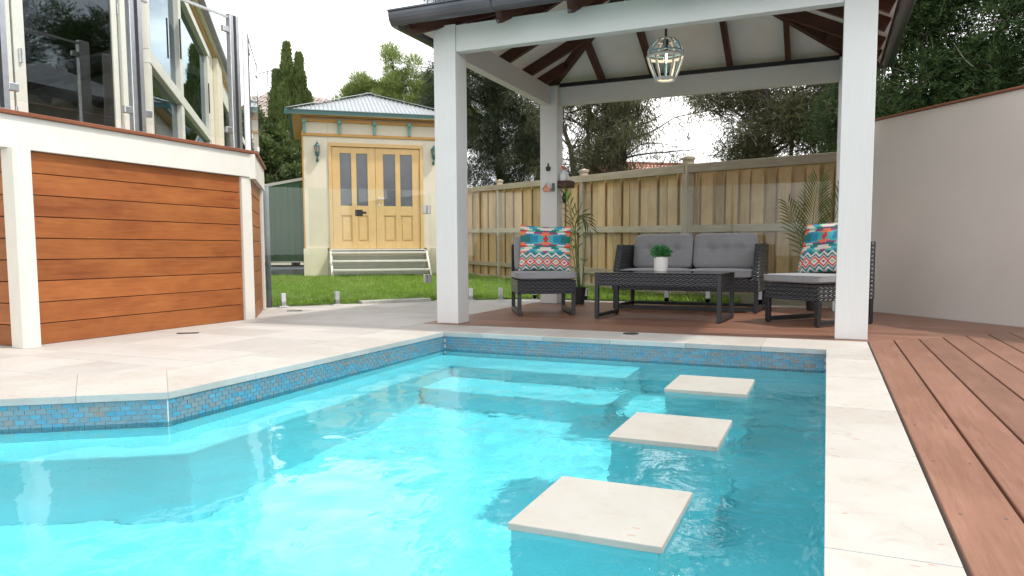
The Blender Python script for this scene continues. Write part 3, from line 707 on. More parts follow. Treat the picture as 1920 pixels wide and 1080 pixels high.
# the long window: head, sill, transom, mullions and panes
wf = wbox('window_frame', 'cream_paint', .02, 5.0, -.07, .05, 3.56, 3.655, bevel=.004)
for a in ((.02, 5.0, -.08, .06, 1.5, 1.58), (.02, 5.0, -.07, .045, 2.28, 2.40)): wbox('rail', 'cream_paint', *a, bevel=.004, parent=wf)
for s0, s1 in ((.02, .12), (1.93, 2.12), (4.80, 5.0)): 
    wbox('mullion', 'cream_paint', s0, s1, -.065, .04, 1.582, 2.278, bevel=.004, parent=wf); wbox('mullion', 'cream_paint', s0, s1, -.065, .04, 2.402, 3.558, bevel=.004, parent=wf)
for s0, s1 in ((.12, 1.93), (2.12, 4.80)):
    for z0, z1 in ((1.58, 2.28), (2.40, 3.56)): wbox('pane', 'window_glass', s0, s1, -.022, -.014, z0, z1, parent=wf)
for s_, z in ((1.90, 3.0), (4.72, 2.9)): wbox('stay', 'black_metal', s_-.012, s_+.012, .045, .06, z-.22, z+.22, parent=wf)
# awning window
aw = wbox('window_frame', 'cream_paint', 7.0, 8.9, -.06, .03, 3.40, 3.658, bevel=.004)
for a in ((7.0, 7.08, -.06, .03, 2.1, 3.398), (8.82, 8.9, -.06, .03, 2.1, 3.398), (7.08, 8.82, -.06, .03, 2.1, 2.17)): wbox('jamb', 'cream_paint', *a, bevel=.003, parent=aw)
MS = MW @ Matrix.Translation((7.05, .04, 3.38)) @ Matrix.Rotation(R(24), 4, 'X')
sash = wbox('sash', 'cream_paint', 0, 1.8, -.02, .02, -1.20, -1.12, M=MS, bevel=.003)
for a in ((0, .08, -.02, .02, -1.118, 0), (1.72, 1.8, -.02, .02, -1.118, 0), (.082, 1.718, -.02, .02, -.07, 0)): wbox('sash_bar', 'cream_paint', *a, M=MS, bevel=.003, parent=sash)
wbox('pane', 'window_glass', .08, 1.72, -.004, .004, -1.12, -.07, M=MS, parent=sash)
# eave, gutter, roof
wbox('soffit', 'soffit', -.3, 9.3, -.02, .079, 3.87, 3.89)
wbox('cornice', 'ochre_trim', .0, 9.2, .002, .03, 3.81, 3.868)
wbox('fascia_board', 'cream_paint', -.3, 9.3, .08, .095, 3.86, 3.96)
gu = MB(MW); gp = [(.096, 3.885), (.145, 3.89), (.17, 3.92), (.17, 3.975), (.096, 3.975)]
gu.add([(-.35, a, z) for a, z in gp]+[(9.35, a, z) for a, z in gp], [(i, (i+1) % 5, 5+(i+1) % 5, 5+i) for i in range(5)]+[(4, 3, 2, 1, 0), (5, 6, 7, 8, 9)])
put('gutter', gu.mesh('gutter', fix=True), 'gutter_metal', house)
rq = [(-.3, .10, 3.98), (9.3, .10, 3.98), (7.5, -4, 5.4), (-.3, -4, 5.4)]
rf = MB(MW).add(rq+[(x, y, z+.04) for x, y, z in rq], [(0, 1, 2, 3), (7, 6, 5, 4), (0, 4, 5, 1), (1, 5, 6, 2), (2, 6, 7, 3), (3, 7, 4, 0)])
put('roof', rf.mesh('roof', fix=True), 'roof_iron', house)
# wall with the glass doors (faces the pool)
def db(nm, m, y0, y1, z0, z1, x0=-5.74, x1=-5.6, parent=None, bevel=0): return put(nm, MB().box(x0, x1, y0, y1, z0, z1).mesh(nm, bevel, 1), m, parent or house)
db('wall', 'cream_render', 1.2, 4.73, 0, 1.479); db('wall', 'cream_render', 1.2, 4.73, 3.62, 4.3); db('wall', 'cream_render', 4.56, 4.73, 1.48, 3.618); db('wall', 'cream_render', 1.2, 1.6, 1.48, 3.618)
dfr = db('door_frame', 'cream_paint', 1.6, 4.56, 3.54, 3.615, -5.68, -5.57, bevel=.004)
for y0, y1 in ((4.49, 4.558), (1.602, 1.67)): db('jamb', 'cream_paint', y0, y1, 1.481, 3.538, -5.68, -5.57, dfr, .004)
for (y0, y1) in ((3.60, 4.48), (2.60, 3.585), (1.675, 2.585)):
    d0 = db('door', 'cream_paint', y0, y0+.085, 1.49, 3.53, -5.64, -5.60, bevel=.004)
    for a in ((y1-.05, y1, 1.49, 3.53), (y0+.086, y1-.051, 1.49, 1.53), (y0+.086, y1-.051, 3.46, 3.53)): db('stile', 'cream_paint', *a, -5.64, -5.60, d0, .004)
    db('pane', 'door_glass', y0+.085, y1-.05, 1.53, 3.46, -5.624, -5.616, d0)
    db('handle', 'steel', y0+.03, y0+.05, 2.02, 2.13, -5.598, -5.58, d0, .003)
    for z in (1.6, 2.62): db('hinge', 'steel', y1+.0005, y1+.014, z, z+.09, -5.60, -5.585, d0, .002)
room = MB(); poly = [(-5.76, 1.25), (-5.76, 4.66), (-11.4, 11.5), (-13.6, 9.9), (-9.2, 1.25)]; k = len(poly)
room.add([(x, y, 1.47) for x, y in poly]+[(x, y, 3.85) for x, y in poly], [tuple(range(k)), tuple(range(2*k-1, k-1, -1))]+[(i, k+i, k+(i+1) % k, (i+1) % k) for i in (2, 3, 4)])
put('room_lining', room.mesh('room_lining'), 'interior_dark', house)
rr = MB().add([(-5.45, 1.0, 4.3), (-5.45, 5.0, 4.3), (-7.5, 7, 5.4), (-10, 7, 5.4), (-10, 1.0, 5.4)], [(0, 1, 2, 3, 4)]); put('roof', rr.mesh('roof'), 'roof_iron', house)

# ================================================================== garden room (the cream shed with double doors)
Z0 = .0; A = Vector((-10.485, 12.817, 0)); sd = Vector((.7727, .6347, 0)); sn = Vector((.6347, -.7727, 0))
MSH = Matrix(((sd.x, sn.x, 0, A.x), (sd.y, sn.y, 0, A.y), (0, 0, 1, 0), (0, 0, 0, 1))); W = 3.12
shed = thing('garden_room', 'small cream garden room with ochre double doors, teal brackets and a grey iron hip roof', 'shed', tuple(A+sd*1.5-sn*1.5))
def sb(nm, m, *a, bevel=.003, parent=None, M=MSH, along=None): return put(nm, MB(M).box(*a).mesh(nm, bevel, 1, fix=True), m, parent or shed)
DL, DR = .52, 2.60; ZB, ZT = .64, 2.97
sb('wall', 'cream_render', 0, DL, -.15, 0, .66, 3.5); sb('wall', 'cream_render', DR, W, -.15, 0, .66, 3.5); sb('wall', 'cream_render', DL+.001, DR-.001, -.15, 0, ZT+.001, 3.5)
sb('side_wall', 'cream_render', 0, .15, -W, -.151, 0, 3.5); sb('side_wall', 'cream_render', W-.15, W, -W, -.151, 0, 3.5); sb('rear_wall', 'cream_render', .151, W-.151, -W, -W+.15, 0, 3.5)
sb('plinth', 'pale_render', -.05, DL-.06, -.151, .05, -.02, .655, bevel=.006); sb('plinth', 'pale_render', DR+.06, W+.05, -.151, .05, -.02, .655, bevel=.006)
for k in range(3): sb('weatherboard', 'pale_render', DL-.058, DR+.058, -.10, .012-k*.004, .0+k*.2, .195+k*.2, bevel=.006)
sb('corner_board', 'ochre_trim', -.03, -.001, -.03, .012, .66, 3.2); 
sb('picture_rail', 'ochre_trim', -.02, W+.02, .001, .035, 3.10, 3.155); sb('frieze_trim', 'ochre_trim', -.02, W+.02, .001, .05, 3.40, 3.46)
for s_ in (.03, .77, 1.53, 2.30, W-.03):
    br = sb('bracket', 'teal_accent', s_-.028, s_+.028, .036, .075, 3.16, 3.44, bevel=.006); sb('bracket_head', 'teal_accent', s_-.04, s_+.04, .076, .125, 3.36, 3.44, parent=br, bevel=.006)
# door
fr_ = sb('door_frame', 'ochre_paint', DL, DR, -.06, .03, ZT-.08, ZT); 
for a in ((DL, DL+.07), (DR-.07, DR)): sb('jamb', 'ochre_paint', a[0], a[1], -.06, .03, ZB, ZT-.081, parent=fr_)
sb('threshold', 'white_paint', DL-.03, DR+.03, -.06, .07, ZB-.03, ZB-.002)
MID = 1.535
def leaf(s0, s1, handle):
    zt, zb = ZT-.09, ZB+.005; st = .17; mid = (s0+s1)/2; ms_ = .055
    L = sb('door', 'ochre_paint', s0, s0+st, -.045, -.0, zb, zt)
    for a in ((s1-st, s1, zb, zt), (mid-ms_, mid+ms_, zb, zt)): sb('stile', 'ochre_paint', a[0], a[1], -.045, 0, a[2], a[3], parent=L)
    for (a, b_) in ((s0+st, mid-ms_), (mid+ms_, s1-st)):
        for z0, z1 in ((zb, zb+.16), (1.39, 1.60), (zt-.13, zt)): sb('door_rail', 'ochre_paint', a+.001, b_-.001, -.045, -.001, z0, z1, parent=L, bevel=.002)
        sb('pane', 'frosted_pane', a, b_, -.030, -.020, 1.6, zt-.13, parent=L, bevel=0)
        sb('panel', 'ochre_paint', a, b_, -.036, -.022, zb+.16, 1.39, parent=L, bevel=.0)
        sb('panel_field', 'ochre_paint', a+.035, b_-.035, -.021, -.010, zb+.195, 1.355, parent=L, bevel=.008)
    if handle:
        q = s0+.06; sb('lever', 'steel', q, q+.12, .025, .04, 1.76, 1.785, parent=L, bevel=.004); sb('rose', 'steel', q-.02, q+.02, .001, .024, 1.75, 1.795, parent=L, bevel=.004); sb('keyhole_plate', 'steel', q-.012, q+.02, .001, .01, 1.60, 1.66, parent=L)
leaf(DL+.075, MID-.003, False); leaf(MID+.003, DR-.075, True)
# soffit, gutter and hip roof
EO = .30
sb('soffit', 'ochre_trim', -EO+.02, W+EO-.02, -W-EO, EO-.02, 3.502, 3.52, bevel=0)
def gut(nm, pts, prof, m, parent):
    mb = MB(MSH); n = len(prof)
    for (p, q) in pts:
        p = Vector(p); q = Vector(q); d = (q-p).normalized(); o_ = Vector((d.y, -d.x, 0)); vs = [p+o_*a+Vector((0, 0, z)) for a, z in prof]+[q+o_*a+Vector((0, 0, z)) for a, z in prof]
        mb.add(vs, [(i, (i+1) % n, n+(i+1) % n, n+i) for i in range(n)]+[tuple(range(n-1, -1, -1)), tuple(range(n, 2*n))])
    return put(nm, mb.mesh(nm, fix=True), m, parent)
PRF = [(0, 0), (.06, .0), (.075, .03), (.09, .05), (.09, .115), (0, .115)]
gut('gutter', [((-EO-.07, EO-.02, 3.50), (W+EO+.07, EO-.02, 3.50))], PRF, 'green_trim', shed)
gut('gutter', [((-EO+.02, -W-EO, 3.50), (-EO+.02, EO-.022, 3.50))], PRF, 'green_trim', shed)
AP = (W/2, -W/2, 4.36); ZE = 3.60
cs = [(-EO, EO, ZE), (W+EO, EO, ZE), (W+EO, -W-EO, ZE), (-EO, -W-EO, ZE)]
put('roof', MB(MSH).add(cs+[AP], [(0, 1, 4), (1, 2, 4), (2, 3, 4), (3, 0, 4)]).mesh('roof', fix=True), 'roof_iron', shed)
rb = MB(MSH); half = W/2+EO; rise = AP[2]-ZE
def P_(face, u, t):   # u along the eave from the centre, t up the slope
    if face == 0: return (W/2+u, EO-t*half, ZE+t*rise)
    if face == 1: return (W+EO-t*half, -W/2+u, ZE+t*rise)
    return (-EO+t*half, -W/2+u, ZE+t*rise)
for face in (0, 1, 2):
    u = -half+.05
    while u < half:
        t1 = 1-abs(u)/half-.035
        if t1 > .03:
            wv = .022; a, b_, c = P_(face, u-wv, .0), P_(face, u+wv, .0), P_(face, u, .0); d, e_, g2 = P_(face, u-wv, t1), P_(face, u+wv, t1), P_(face, u, t1)
            up_ = lambda q: (q[0], q[1], q[2]+.024)
            rb.add([a, b_, up_(c), d, e_, up_(g2)], [(0, 1, 2), (5, 4, 3), (0, 2, 5, 3), (2, 1, 4, 5)])
        u += .088
o = put('roof_rib', rb.mesh('roof_rib', fix=True), 'roof_iron', shed); o['kind'] = 'stuff'
for k in range(4):
    c = cs[k]; put('hip_capping', MB(MSH).bar((c[0], c[1], c[2]+.035), (AP[0], AP[1], AP[2]+.04), .17, .012).mesh('hip_capping', .003, 1, fix=True), 'roof_iron', shed)
# garden-room steps
stp = thing('timber_steps', 'three wide cream timber treads leading up to the ochre double doors', 'steps', tuple(A+sd*1.56+sn*.5))
for s_ in (DL-.02, DR+.0):
    M = MSH
    v = [(s_, .06, .0), (s_, .80, .0), (s_, .92, .0), (s_, .20, .58), (s_, .06, .58)]; v2 = [(x+.045, y, z) for x, y, z in v]
    put('stringer', MB(MSH).add([(s_, .72, 0), (s_, .92, 0), (s_, .22, .60), (s_, .07, .60), (s_, .07, .50)]+[(s_+.045, .72, 0), (s_+.045, .92, 0), (s_+.045, .22, .60), (s_+.045, .07, .60), (s_+.045, .07, .50)], [(0, 1, 2, 3, 4), (9, 8, 7, 6, 5)]+[(i, 5+i, 5+(i+1) % 5, (i+1) % 5) for i in range(5)]).mesh('stringer', .003, 1, fix=True), 'cream_paint', stp)
for y0, z in ((.10, .545), (.36, .36), (.62, .17)): put('tread', MB(MSH).box(DL+.026, DR-.001, y0, y0+.25, z, z+.04).mesh('tread', .004, 1, fix=True), 'cream_paint', stp)
put('rear_board', MB(MSH).box(DL+.03, DR-.004, .055, .075, .04, .50).mesh('rear_board', .003, 1, fix=True), 'cream_paint', stp)
# wall lanterns
def lantern(s_, z, lb):
    c = A+sd*s_+sn*.09; t = thing('wall_lantern', lb, 'wall lamp', (c.x, c.y, z), math.atan2(sn.y, sn.x)-PI/2, 'wall lanterns beside the doors', world=False); t.scale = (.86, .86, .86)
    put('body', MB().lathe([(0, -.10), (.035, -.095), (.05, -.06), (.045, -.03), (.06, -.02), (.06, 0), (0, 0)], n=8).mesh('body'), 'green_trim', t)
    put('lamp_glass', MB().lathe([(.042, .001), (.065, .15), (0, .152)], n=8).mesh('lamp_glass'), 'clear_glass', t)
    put('bulb', MB().lathe([(0, .02), (.02, .03), (.024, .07), (0, .11)], n=8).mesh('bulb', smooth=True), 'ceramic', t)
    r_ = MB()
    for k in range(8):
        a = 2*PI*(k+.5)/8; r_.tube([(.046*math.cos(a), .046*math.sin(a), 0), (.068*math.cos(a), .068*math.sin(a), .152)], .006, 4)
    put('cage', r_.mesh('cage'), 'green_trim', t)
    put('cap', MB().lathe([(.085, .153), (.05, .195), (.03, .215), (.034, .23), (.012, .245), (.012, .27), (0, .275)], n=8).mesh('cap'), 'green_trim', t)
    put('bracket', MB().tube([(0, -.12, -.16), (0, -.075, -.20), (0, 0, -.18), (0, 0, -.09)], [.018, .02, .016, .016], 6).lathe([(0, -.24), (.035, -.22), (.03, -.15), (0, -.14)], (0, -.07, 0), 8).mesh('bracket'), 'green_trim', t)
    return t
lantern(.29, 2.74, 'green coach lantern on the cream wall, left of the ochre doors')
lantern(2.84, 2.74, 'green coach lantern on the cream wall, right of the ochre doors beside the white post')
# ------------------------------------------------------------------ green metal shed, its slab, side fence
gp0, gp1 = Vector((-13.45, 14.80, 0)), Vector((-12.0, 16.05, 0)); gd = (gp1-gp0).normalized(); gn = Vector((gd.y, -gd.x, 0))
MG = Matrix(((gd.x, gn.x, 0, gp0.x), (gd.y, gn.y, 0, gp0.y), (0, 0, 1, 0), (0, 0, 0, 1))); GL = (gp1-gp0).length
gs = thing('metal_shed', 'dark green ribbed steel garden shed in the gap left of the cream garden room', 'shed', tuple(gp0))
gz0 = .30
def gtop(s_): return 2.30+.21*s_
m_ = MB(MG).add([(0, 0, gz0), (GL, 0, gz0), (GL, 0, gtop(GL)), (0, 0, gtop(0)), (0, -1.6, gz0), (GL, -1.6, gz0), (GL, -1.6, gtop(GL)), (0, -1.6, gtop(0))], [(0, 1, 2, 3), (5, 4, 7, 6), (4, 0, 3, 7), (1, 5, 6, 2), (3, 2, 6, 7)])
put('shell', m_.mesh('shell', fix=True), 'green_steel', gs)
s_ = .10
while s_ < GL-.05:
    put('rib', MB(MG).add([(s_-.02, 0, gz0), (s_+.02, 0, gz0), (s_+.02, 0, gtop(s_)-.06), (s_-.02, 0, gtop(s_)-.06), (s_-.008, .02, gz0), (s_+.008, .02, gz0), (s_+.008, .02, gtop(s_)-.06), (s_-.008, .02, gtop(s_)-.06)], [(0, 4, 7, 3), (4, 5, 6, 7), (5, 1, 2, 6), (3, 7, 6, 2)]).mesh('rib', fix=True), 'green_steel', gs); s_ += .165
put('trim', MB(MG).bar((-.02, .025, gtop(0)-.02), (GL, .025, gtop(GL)-.02), .03, .07).bar((0, .02, gz0), (0, .02, gtop(0)-.05), .03, .04, (0, 1, 0)).bar((0, .02, gz0+.02), (GL, .02, gz0+.02), .03, .035).mesh('trim', fix=True), 'cream_paint', gs)
struct('concrete_slab', MB().prism(ccw([(-11.95, 12.55), (-10.75, 13.15), (-10.6, 13.6), (-11.6, 16.5), (-14.5, 15.5)]), -.05, .20).mesh('concrete_slab', .01, 1), 'grey_concrete')
sf = thing('side_fence', 'short dark weathered paling fence glimpsed beside the green metal shed', 'fence', (-13.2, 14.3, 0))
for k in range(7):
    c = Vector((-13.15, 14.25, 0))+Vector((-.62, .2, 0))*k*.17; put('paling', MB().box(-.055, .055, -.01, .01, .15, 2.25).mesh('paling', .002, 1, along=2), 'rafter_timber' if 0 else 'rail_timber', sf, tuple(c), (0, 0, .5))

# ================================================================== pavilion
pav = thing('pavilion', 'white timber pavilion with hipped roof and dark exposed rafters over the deck', 'pavilion', (-1.35, 6.5, 0))
def pb(nm, m, *a, bevel=.004, parent=None, along=None): return put(nm, MB().box(*a).mesh(nm, bevel, 2, along=along), m, parent or pav)
X0, X1, Y0, Y1 = -2.952, .257, 5.235, 7.80; PWD = .197
for (x, y) in ((X0, Y0), (X1-PWD, Y0), (X0, Y1-PWD), (X1-PWD, Y1-PWD)): pb('post', 'white_paint', x, x+PWD, y, y+PWD, .001, 2.392, bevel=.006)
pb('beam', 'white_paint', X0+PWD+.001, X1-PWD-.001, Y0+.012, Y0+.10, 2.178, 2.384); pb('beam', 'white_paint', X0+PWD+.001, X1-PWD-.001, Y1-.10, Y1-.012, 2.195, 2.392)
pb('beam', 'white_paint', X0+.03, X0+.12, Y0+PWD+.001, Y1-PWD-.001, 2.185, 2.388); pb('beam', 'white_paint', X1-.12, X1-.03, Y0+PWD+.001, Y1-PWD-.001, 2.185, 2.388)
put('wall_plate', MB().box(X0+PWD, X1-PWD, Y1-.125, Y1-.105, 2.385, 2.425).mesh('wall_plate'), 'black_metal', pav)
EX0, EX1, EY0, EY1 = -3.10, .42, 5.02, 8.0; SL = .47; HY = (EY1-EY0)/2; RY = (EY0+EY1)/2; RX0, RX1 = EX0+HY, EX1-HY
ZB_ = 2.397-SL*(Y0+.05-EY0)      # underside of rafters at the eave line
def zr(x, y): return ZB_+SL*min(x-EX0, EX1-x, y-EY0, EY1-y)
RD = .105
def rafter(a, b_, nm='rafter', w_=.046, d_=RD, ends=0):
    a = Vector((*a, zr(*a)+d_/2)); b_ = Vector((*b_, zr(*b_)+d_/2)); put(nm, MB().bar(a, b_, w_, d_).mesh(nm, .002, 1, fix=True), 'rafter_timber', pav)
e = .03
for x in (-2.29, -1.73, -.95, -.40, .08):
    t = min(HY, x-EX0, EX1-x); rafter((x, EY0+e), (x, EY0+t-.02)); rafter((x, EY1-e), (x, EY1-t+.02))
for y in (5.62, 6.02, 6.51, 7.08, 7.5):
    t = min(HY, y-EY0, EY1-y); rafter((EX0+e, y), (EX0+t-.02, y)); rafter((EX1-e, y), (EX1-t+.02, y))
for (x, y, rx) in ((EX0, EY0, RX0), (EX0, EY1, RX0), (EX1, EY0, RX1), (EX1, EY1, RX1)):
    sx = 1 if rx == RX0 else -1; sy = 1 if y == EY0 else -1; rafter((x+sx*e, y+sy*e), (rx-sx*.01, RY-sy*.01), 'hip_rafter', .05, RD+.02)
put('ridge_board', MB().box(RX0-.05, RX1+.05, RY-.022, RY+.022, zr(RX0, RY)-.05, zr(RX0, RY)+.10).mesh('ridge_board', .002, 1), 'rafter_timber', pav)
TOP = RD+.006
def q3(x, y, o=0): return (x, y, zr(x, y)+TOP+o)
sl_ = [[(EX0, EY0), (EX1, EY0), (RX1, RY), (RX0, RY)], [(EX1, EY0), (EX1, EY1), (RX1, RY)], [(EX1, EY1), (EX0, EY1), (RX0, RY), (RX1, RY)], [(EX0, EY1), (EX0, EY0), (RX0, RY)]]
for P in sl_:
    k = len(P); v = [q3(*p) for p in P]+[q3(*p, .012) for p in P]; put('ceiling_panel', MB().add(v, [tuple(range(k))[::-1], tuple(range(k, 2*k))]+[(i, (i+1) % k, k+(i+1) % k, k+i) for i in range(k)]).mesh('ceiling_panel', fix=True), 'soffit', pav)
    v = [q3(*p, .016) for p in P]+[q3(*p, .032) for p in P]; put('roof_sheet', MB().add(v, [tuple(range(k))[::-1], tuple(range(k, 2*k))]+[(i, (i+1) % k, k+(i+1) % k, k+i) for i in range(k)]).mesh('roof_sheet', fix=True), 'gutter_metal', pav)
def gutter(p, q, nm='gutter'):
    p, q = Vector(p), Vector(q); d = (q-p).normalized(); o_ = Vector((d.y, -d.x, 0)); pf = []
    for k in range(9): t = PI*k/8; pf.append((.062-.062*math.cos(t)*1.0, -.068*math.sin(t)))
    pf = [(0, .03), (-.004, .03)]+[(a-.004 if i == 0 else a, b_) for i, (a, b_) in enumerate(pf)]+[(.126, .035), (.138, .035), (.138, .028), (.130, .026)]
    mb = MB(); n = len(pf)
    for c in (p, q): mb.v += [tuple(c+o_*a+Vector((0, 0, z))) for a, z in pf]
    mb.f += [(i, i+1, n+i+1, n+i) for i in range(n-1)]; mb.f += [tuple(range(2, 11)), tuple(n+i for i in range(2, 11))]
    me = mb.mesh(nm, fix=True)
    o = put(nm, me, 'gutter_metal', pav); md = o.modifiers.new('thick', 'SOLIDIFY'); md.thickness = .003; return o
GZ = 2.415
gutter((EX0-.06, EY0+.005, GZ), (EX1+.08, EY0+.005, GZ)); gutter((EX1, EY0-.0, GZ), (EX1, EY1+.06, GZ)); gutter((EX1+.06, EY1, GZ), (EX0-.06, EY1, GZ)); gutter((EX0, EY1+.06, GZ), (EX0, EY0+.007, GZ))
for x in (-2.29, -.95): put('gutter_strap', MB().tube([(x, EY0+.01, GZ+.02), (x, EY0-.03, GZ-.058), (x, EY0-.09, GZ-.065), (x, EY0-.135, GZ-.0)], .006, 6).mesh('gutter_strap'), 'gutter_metal', pav)
for x in (-2.29, -1.73, -.95, -.40): put('bracket_knob', MB().lathe([(0, -.016), (.013, -.012), (.016, 0), (.010, .012), (0, .014)], (x, EY0+.02, zr(x, EY0+.02)+.02), 10).mesh('bracket_knob', smooth=True), 'gutter_metal', pav)

# lantern hanging from the ridge
lp = thing('pendant_lantern', 'beaded white and blue cage lantern with a lit bulb hanging from the pavilion ridge', 'lamp', (-1.345, 6.51, 2.08), world=False)
zc = zr(-1.345, 6.51)-.05-2.08
put('rod', MB().tube([(0, 0, .36), (0, 0, zc)], .011, 8).lathe([(0, .30), (.028, .31), (.02, .36), (.012, .38)], n=12).mesh('rod', smooth=True), 'black_metal', lp)
put('ring', MB().ring((0, 0, 0.01), .083, .011, sq=1.4).mesh('ring', smooth=True), 'white_bead', lp)
put('ring', MB().ring((0, 0, .205), .158, .012, sq=1.3).mesh('ring', smooth=True), 'white_bead', lp); put('ring', MB().ring((0, 0, .240), .153, .006, sq=1.3).mesh('ring', smooth=True), 'blue_bead', lp); put('ring', MB().ring((0, 0, .345), .085, .010, sq=1).mesh('ring', smooth=True), 'white_bead', lp)
for k in range(12):
    a = 2*PI*k/12+.15; ca, sa = math.cos(a), math.sin(a); bl = k % 2
    pts = [(.083*ca, .083*sa, .01), (.115*ca, .115*sa, .08), (.140*ca, .140*sa, .145), (.158*ca, .158*sa, .205)]; pt2 = [(.152*ca, .152*sa, .25), (.13*ca, .13*sa, .30), (.085*ca, .085*sa, .345)]
    if bl:
        s_ = MB()
        for pp in (pts, pt2):
            s_ = MB()
            for i in range(len(pp)-1):
                for j in range(5):
                    c = Vector(pp[i]).lerp(Vector(pp[i+1]), j/5); s_.lathe([(0, -.0085), (.007, -.005), (.009, 0), (.007, .005), (0, .0085)], c, 6)
            put('bead_string', s_.mesh('bead_string', smooth=True), 'blue_bead', lp)
    else:
        for pp in (pts, pt2): put('rib', MB().tube(pp, .0095, 6).mesh('rib', smooth=True), 'white_bead', lp)
put('socket', MB().lathe([(0, .30), (.018, .30), (.018, .25), (.014, .245), (0, .245)], n=10).mesh('socket'), 'black_metal', lp)
put('bulb', MB().lathe([(0, .150), (.008, .155), (.016, .175), (.015, .21), (.010, .244), (0, .246)], n=12).mesh('bulb', smooth=True), 'bulb_glow', lp)
pl = bpy.data.lights.new('bulb_light', 'POINT'); pl.energy = .45; pl.color = (1, .74, .45); pl.shadow_soft_size = .02; po = bpy.data.objects.new('bulb_light', pl); COL.objects.link(po); po.parent = lp; po.location = (0, 0, .12)

# ================================================================== glass pool fence
gf = thing('pool_fence', 'frameless glass pool fence with a latched glass gate between paving and lawn', 'fence', (-4.3, 7.4, 0))
GH = 1.285
def gpanel(p, q, z0=.075, zt=GH, spig=(), nm='glass_panel'):
    p, q = Vector((*p, 0)), Vector((*q, 0)); d = (q-p); L = d.length; d.normalize(); M = Matrix(((d.x, -d.y, 0, p.x), (d.y, d.x, 0, p.y), (0, 0, 1, 0), (0, 0, 0, 1)))
    o = put(nm, MB(M).box(.006, L-.006, -.006, .006, z0, zt).mesh(nm, .0015, 1, fix=True), 'clear_glass', gf)
    for s_ in spig:
        c = put('spigot', MB(M).box(s_-.024, s_+.024, -.030, -.0065, .012, .150).box(s_-.024, s_+.024, .0065, .030, .012, .150).box(s_-.024, s_+.024, -.030, .030, .011, .065).mesh('spigot', .003, 2, fix=True), 'steel', gf)
        put('base_plate', MB(M).box(s_-.05, s_+.05, -.05, .05, .0012, .010).mesh('base_plate', .002, 1, fix=True), 'steel', c)
    return o, M, L
gpanel((-5.56, 5.94), (-4.845, 6.815), spig=(.30, .88))
gate, MGt, LG = gpanel((-4.835, 6.827), (-4.325, 7.452), .06, GH+.01, nm='gate')
put('latch', MB(MGt).box(-.035, .035, -.045, .03, .99, 1.06).box(.035, .075, -.05, -.02, 1.015, 1.04).mesh('latch', .004, 2, fix=True), 'black_metal', gate)
for z in (.22, 1.03): put('hinge', MB(MGt).box(LG-.045, LG-.004, -.03, .025, z, z+.10).box(LG+.004, LG+.045, -.03, .025, z, z+.10).mesh('hinge', .006, 2, fix=True), 'steel', gate)
gpanel((-4.315, 7.464), (-3.80, 7.80), spig=(.12, .5)); gpanel((-3.78, 7.812), (-3.30, 8.115), spig=(.22,))
gx = [-3.285, -2.45, -1.05, .06]
gpanel((-3.285, 8.125), (-2.35, 8.125), spig=(.07, .7)); gpanel((-2.335, 8.125), (-.95, 8.125), spig=(.70, 1.15)); gpanel((-.935, 8.125), (.03, 8.125), spig=(.3,))

# ================================================================== furniture
def puff(sx, sy, sz, n=22, px=9, pz=3.2, dimples=(), crown=0.):
    """soft boxy cushion, centred, as one closed mesh"""
    bm = bmesh.new(); bmesh.ops.create_cube(bm, size=2); bmesh.ops.subdivide_edges(bm, edges=bm.edges[:], cuts=n, use_grid_fill=True)
    for v in bm.verts:
        x, y, z = v.co; r = (abs(x)**px+abs(y)**px)**(1/px); r = max(r, 1e-6); m_ = max(abs(x), abs(y)); x, y = (x/r*m_, y/r*m_)
        zz = (abs(z)**1); e_ = (1-m_**pz)**(1/pz) if m_ < 1 else 0
        h_ = .55+.45*e_; v.co = (x*(1-.02*(abs(z) > .99)*(m_ > .9)), y, z*h_)
    for v in bm.verts:
        x, y, z = v.co
        for (a, b_, rr, dd) in dimples:
            q = math.hypot((x-a)*sx/sy if 0 else (x-a), (y-b_)*sy/sx); 
            if z > 0: z -= dd*math.exp(-(q/rr)**2)
        if dimples and z > 0: z -= .16*math.exp(-((y-.12)/.07)**2)*(abs(x) < .9)
        v.co = (x*sx/2, y*sy/2, z*sz/2+crown*math.cos(x*1.4)*math.cos(y*1.4)*(z > 0))
    me = bpy.data.meshes.new('cushion'); bm.to_mesh(me); bm.free(); box_uv(me)
    for p in me.polygons: p.use_smooth = True
    return me
def welt(sx, sy, z, r=.005, rc=.03):
    pts = []
    for (cx_, cy_, a0) in ((sx/2-rc, sy/2-rc, 0), (-sx/2+rc, sy/2-rc, 90), (-sx/2+rc, -sy/2+rc, 180), (sx/2-rc, -sy/2+rc, 270)):
        for k in range(5): a = R(a0+k*22.5); pts.append((cx_+rc*math.cos(a), cy_+rc*math.sin(a), z))
    pts.append(pts[0]); return MB().tube(pts, r, 6).mesh('welt', smooth=True)
def uframe(x, y0, y1, h_, t=.036):
    b_ = MB(); b_.box(x-t/2, x+t/2, y0, y0+t, .008, h_).box(x-t/2, x+t/2, y1-t, y1, .008, h_).box(x-t/2, x+t/2, y0+t, y1-t, .012, .012+t)
    b_.box(x-.012, x+.012, y0+.006, y0+.03, 0, .009).box(x-.012, x+.012, y1-.03, y1-.006, 0, .009); return b_.mesh('leg_frame', .002, 1)
TUFT = [(-.45, .12, .13, .6), (0, .12, .13, .6), (.45, .12, .13, .6)]
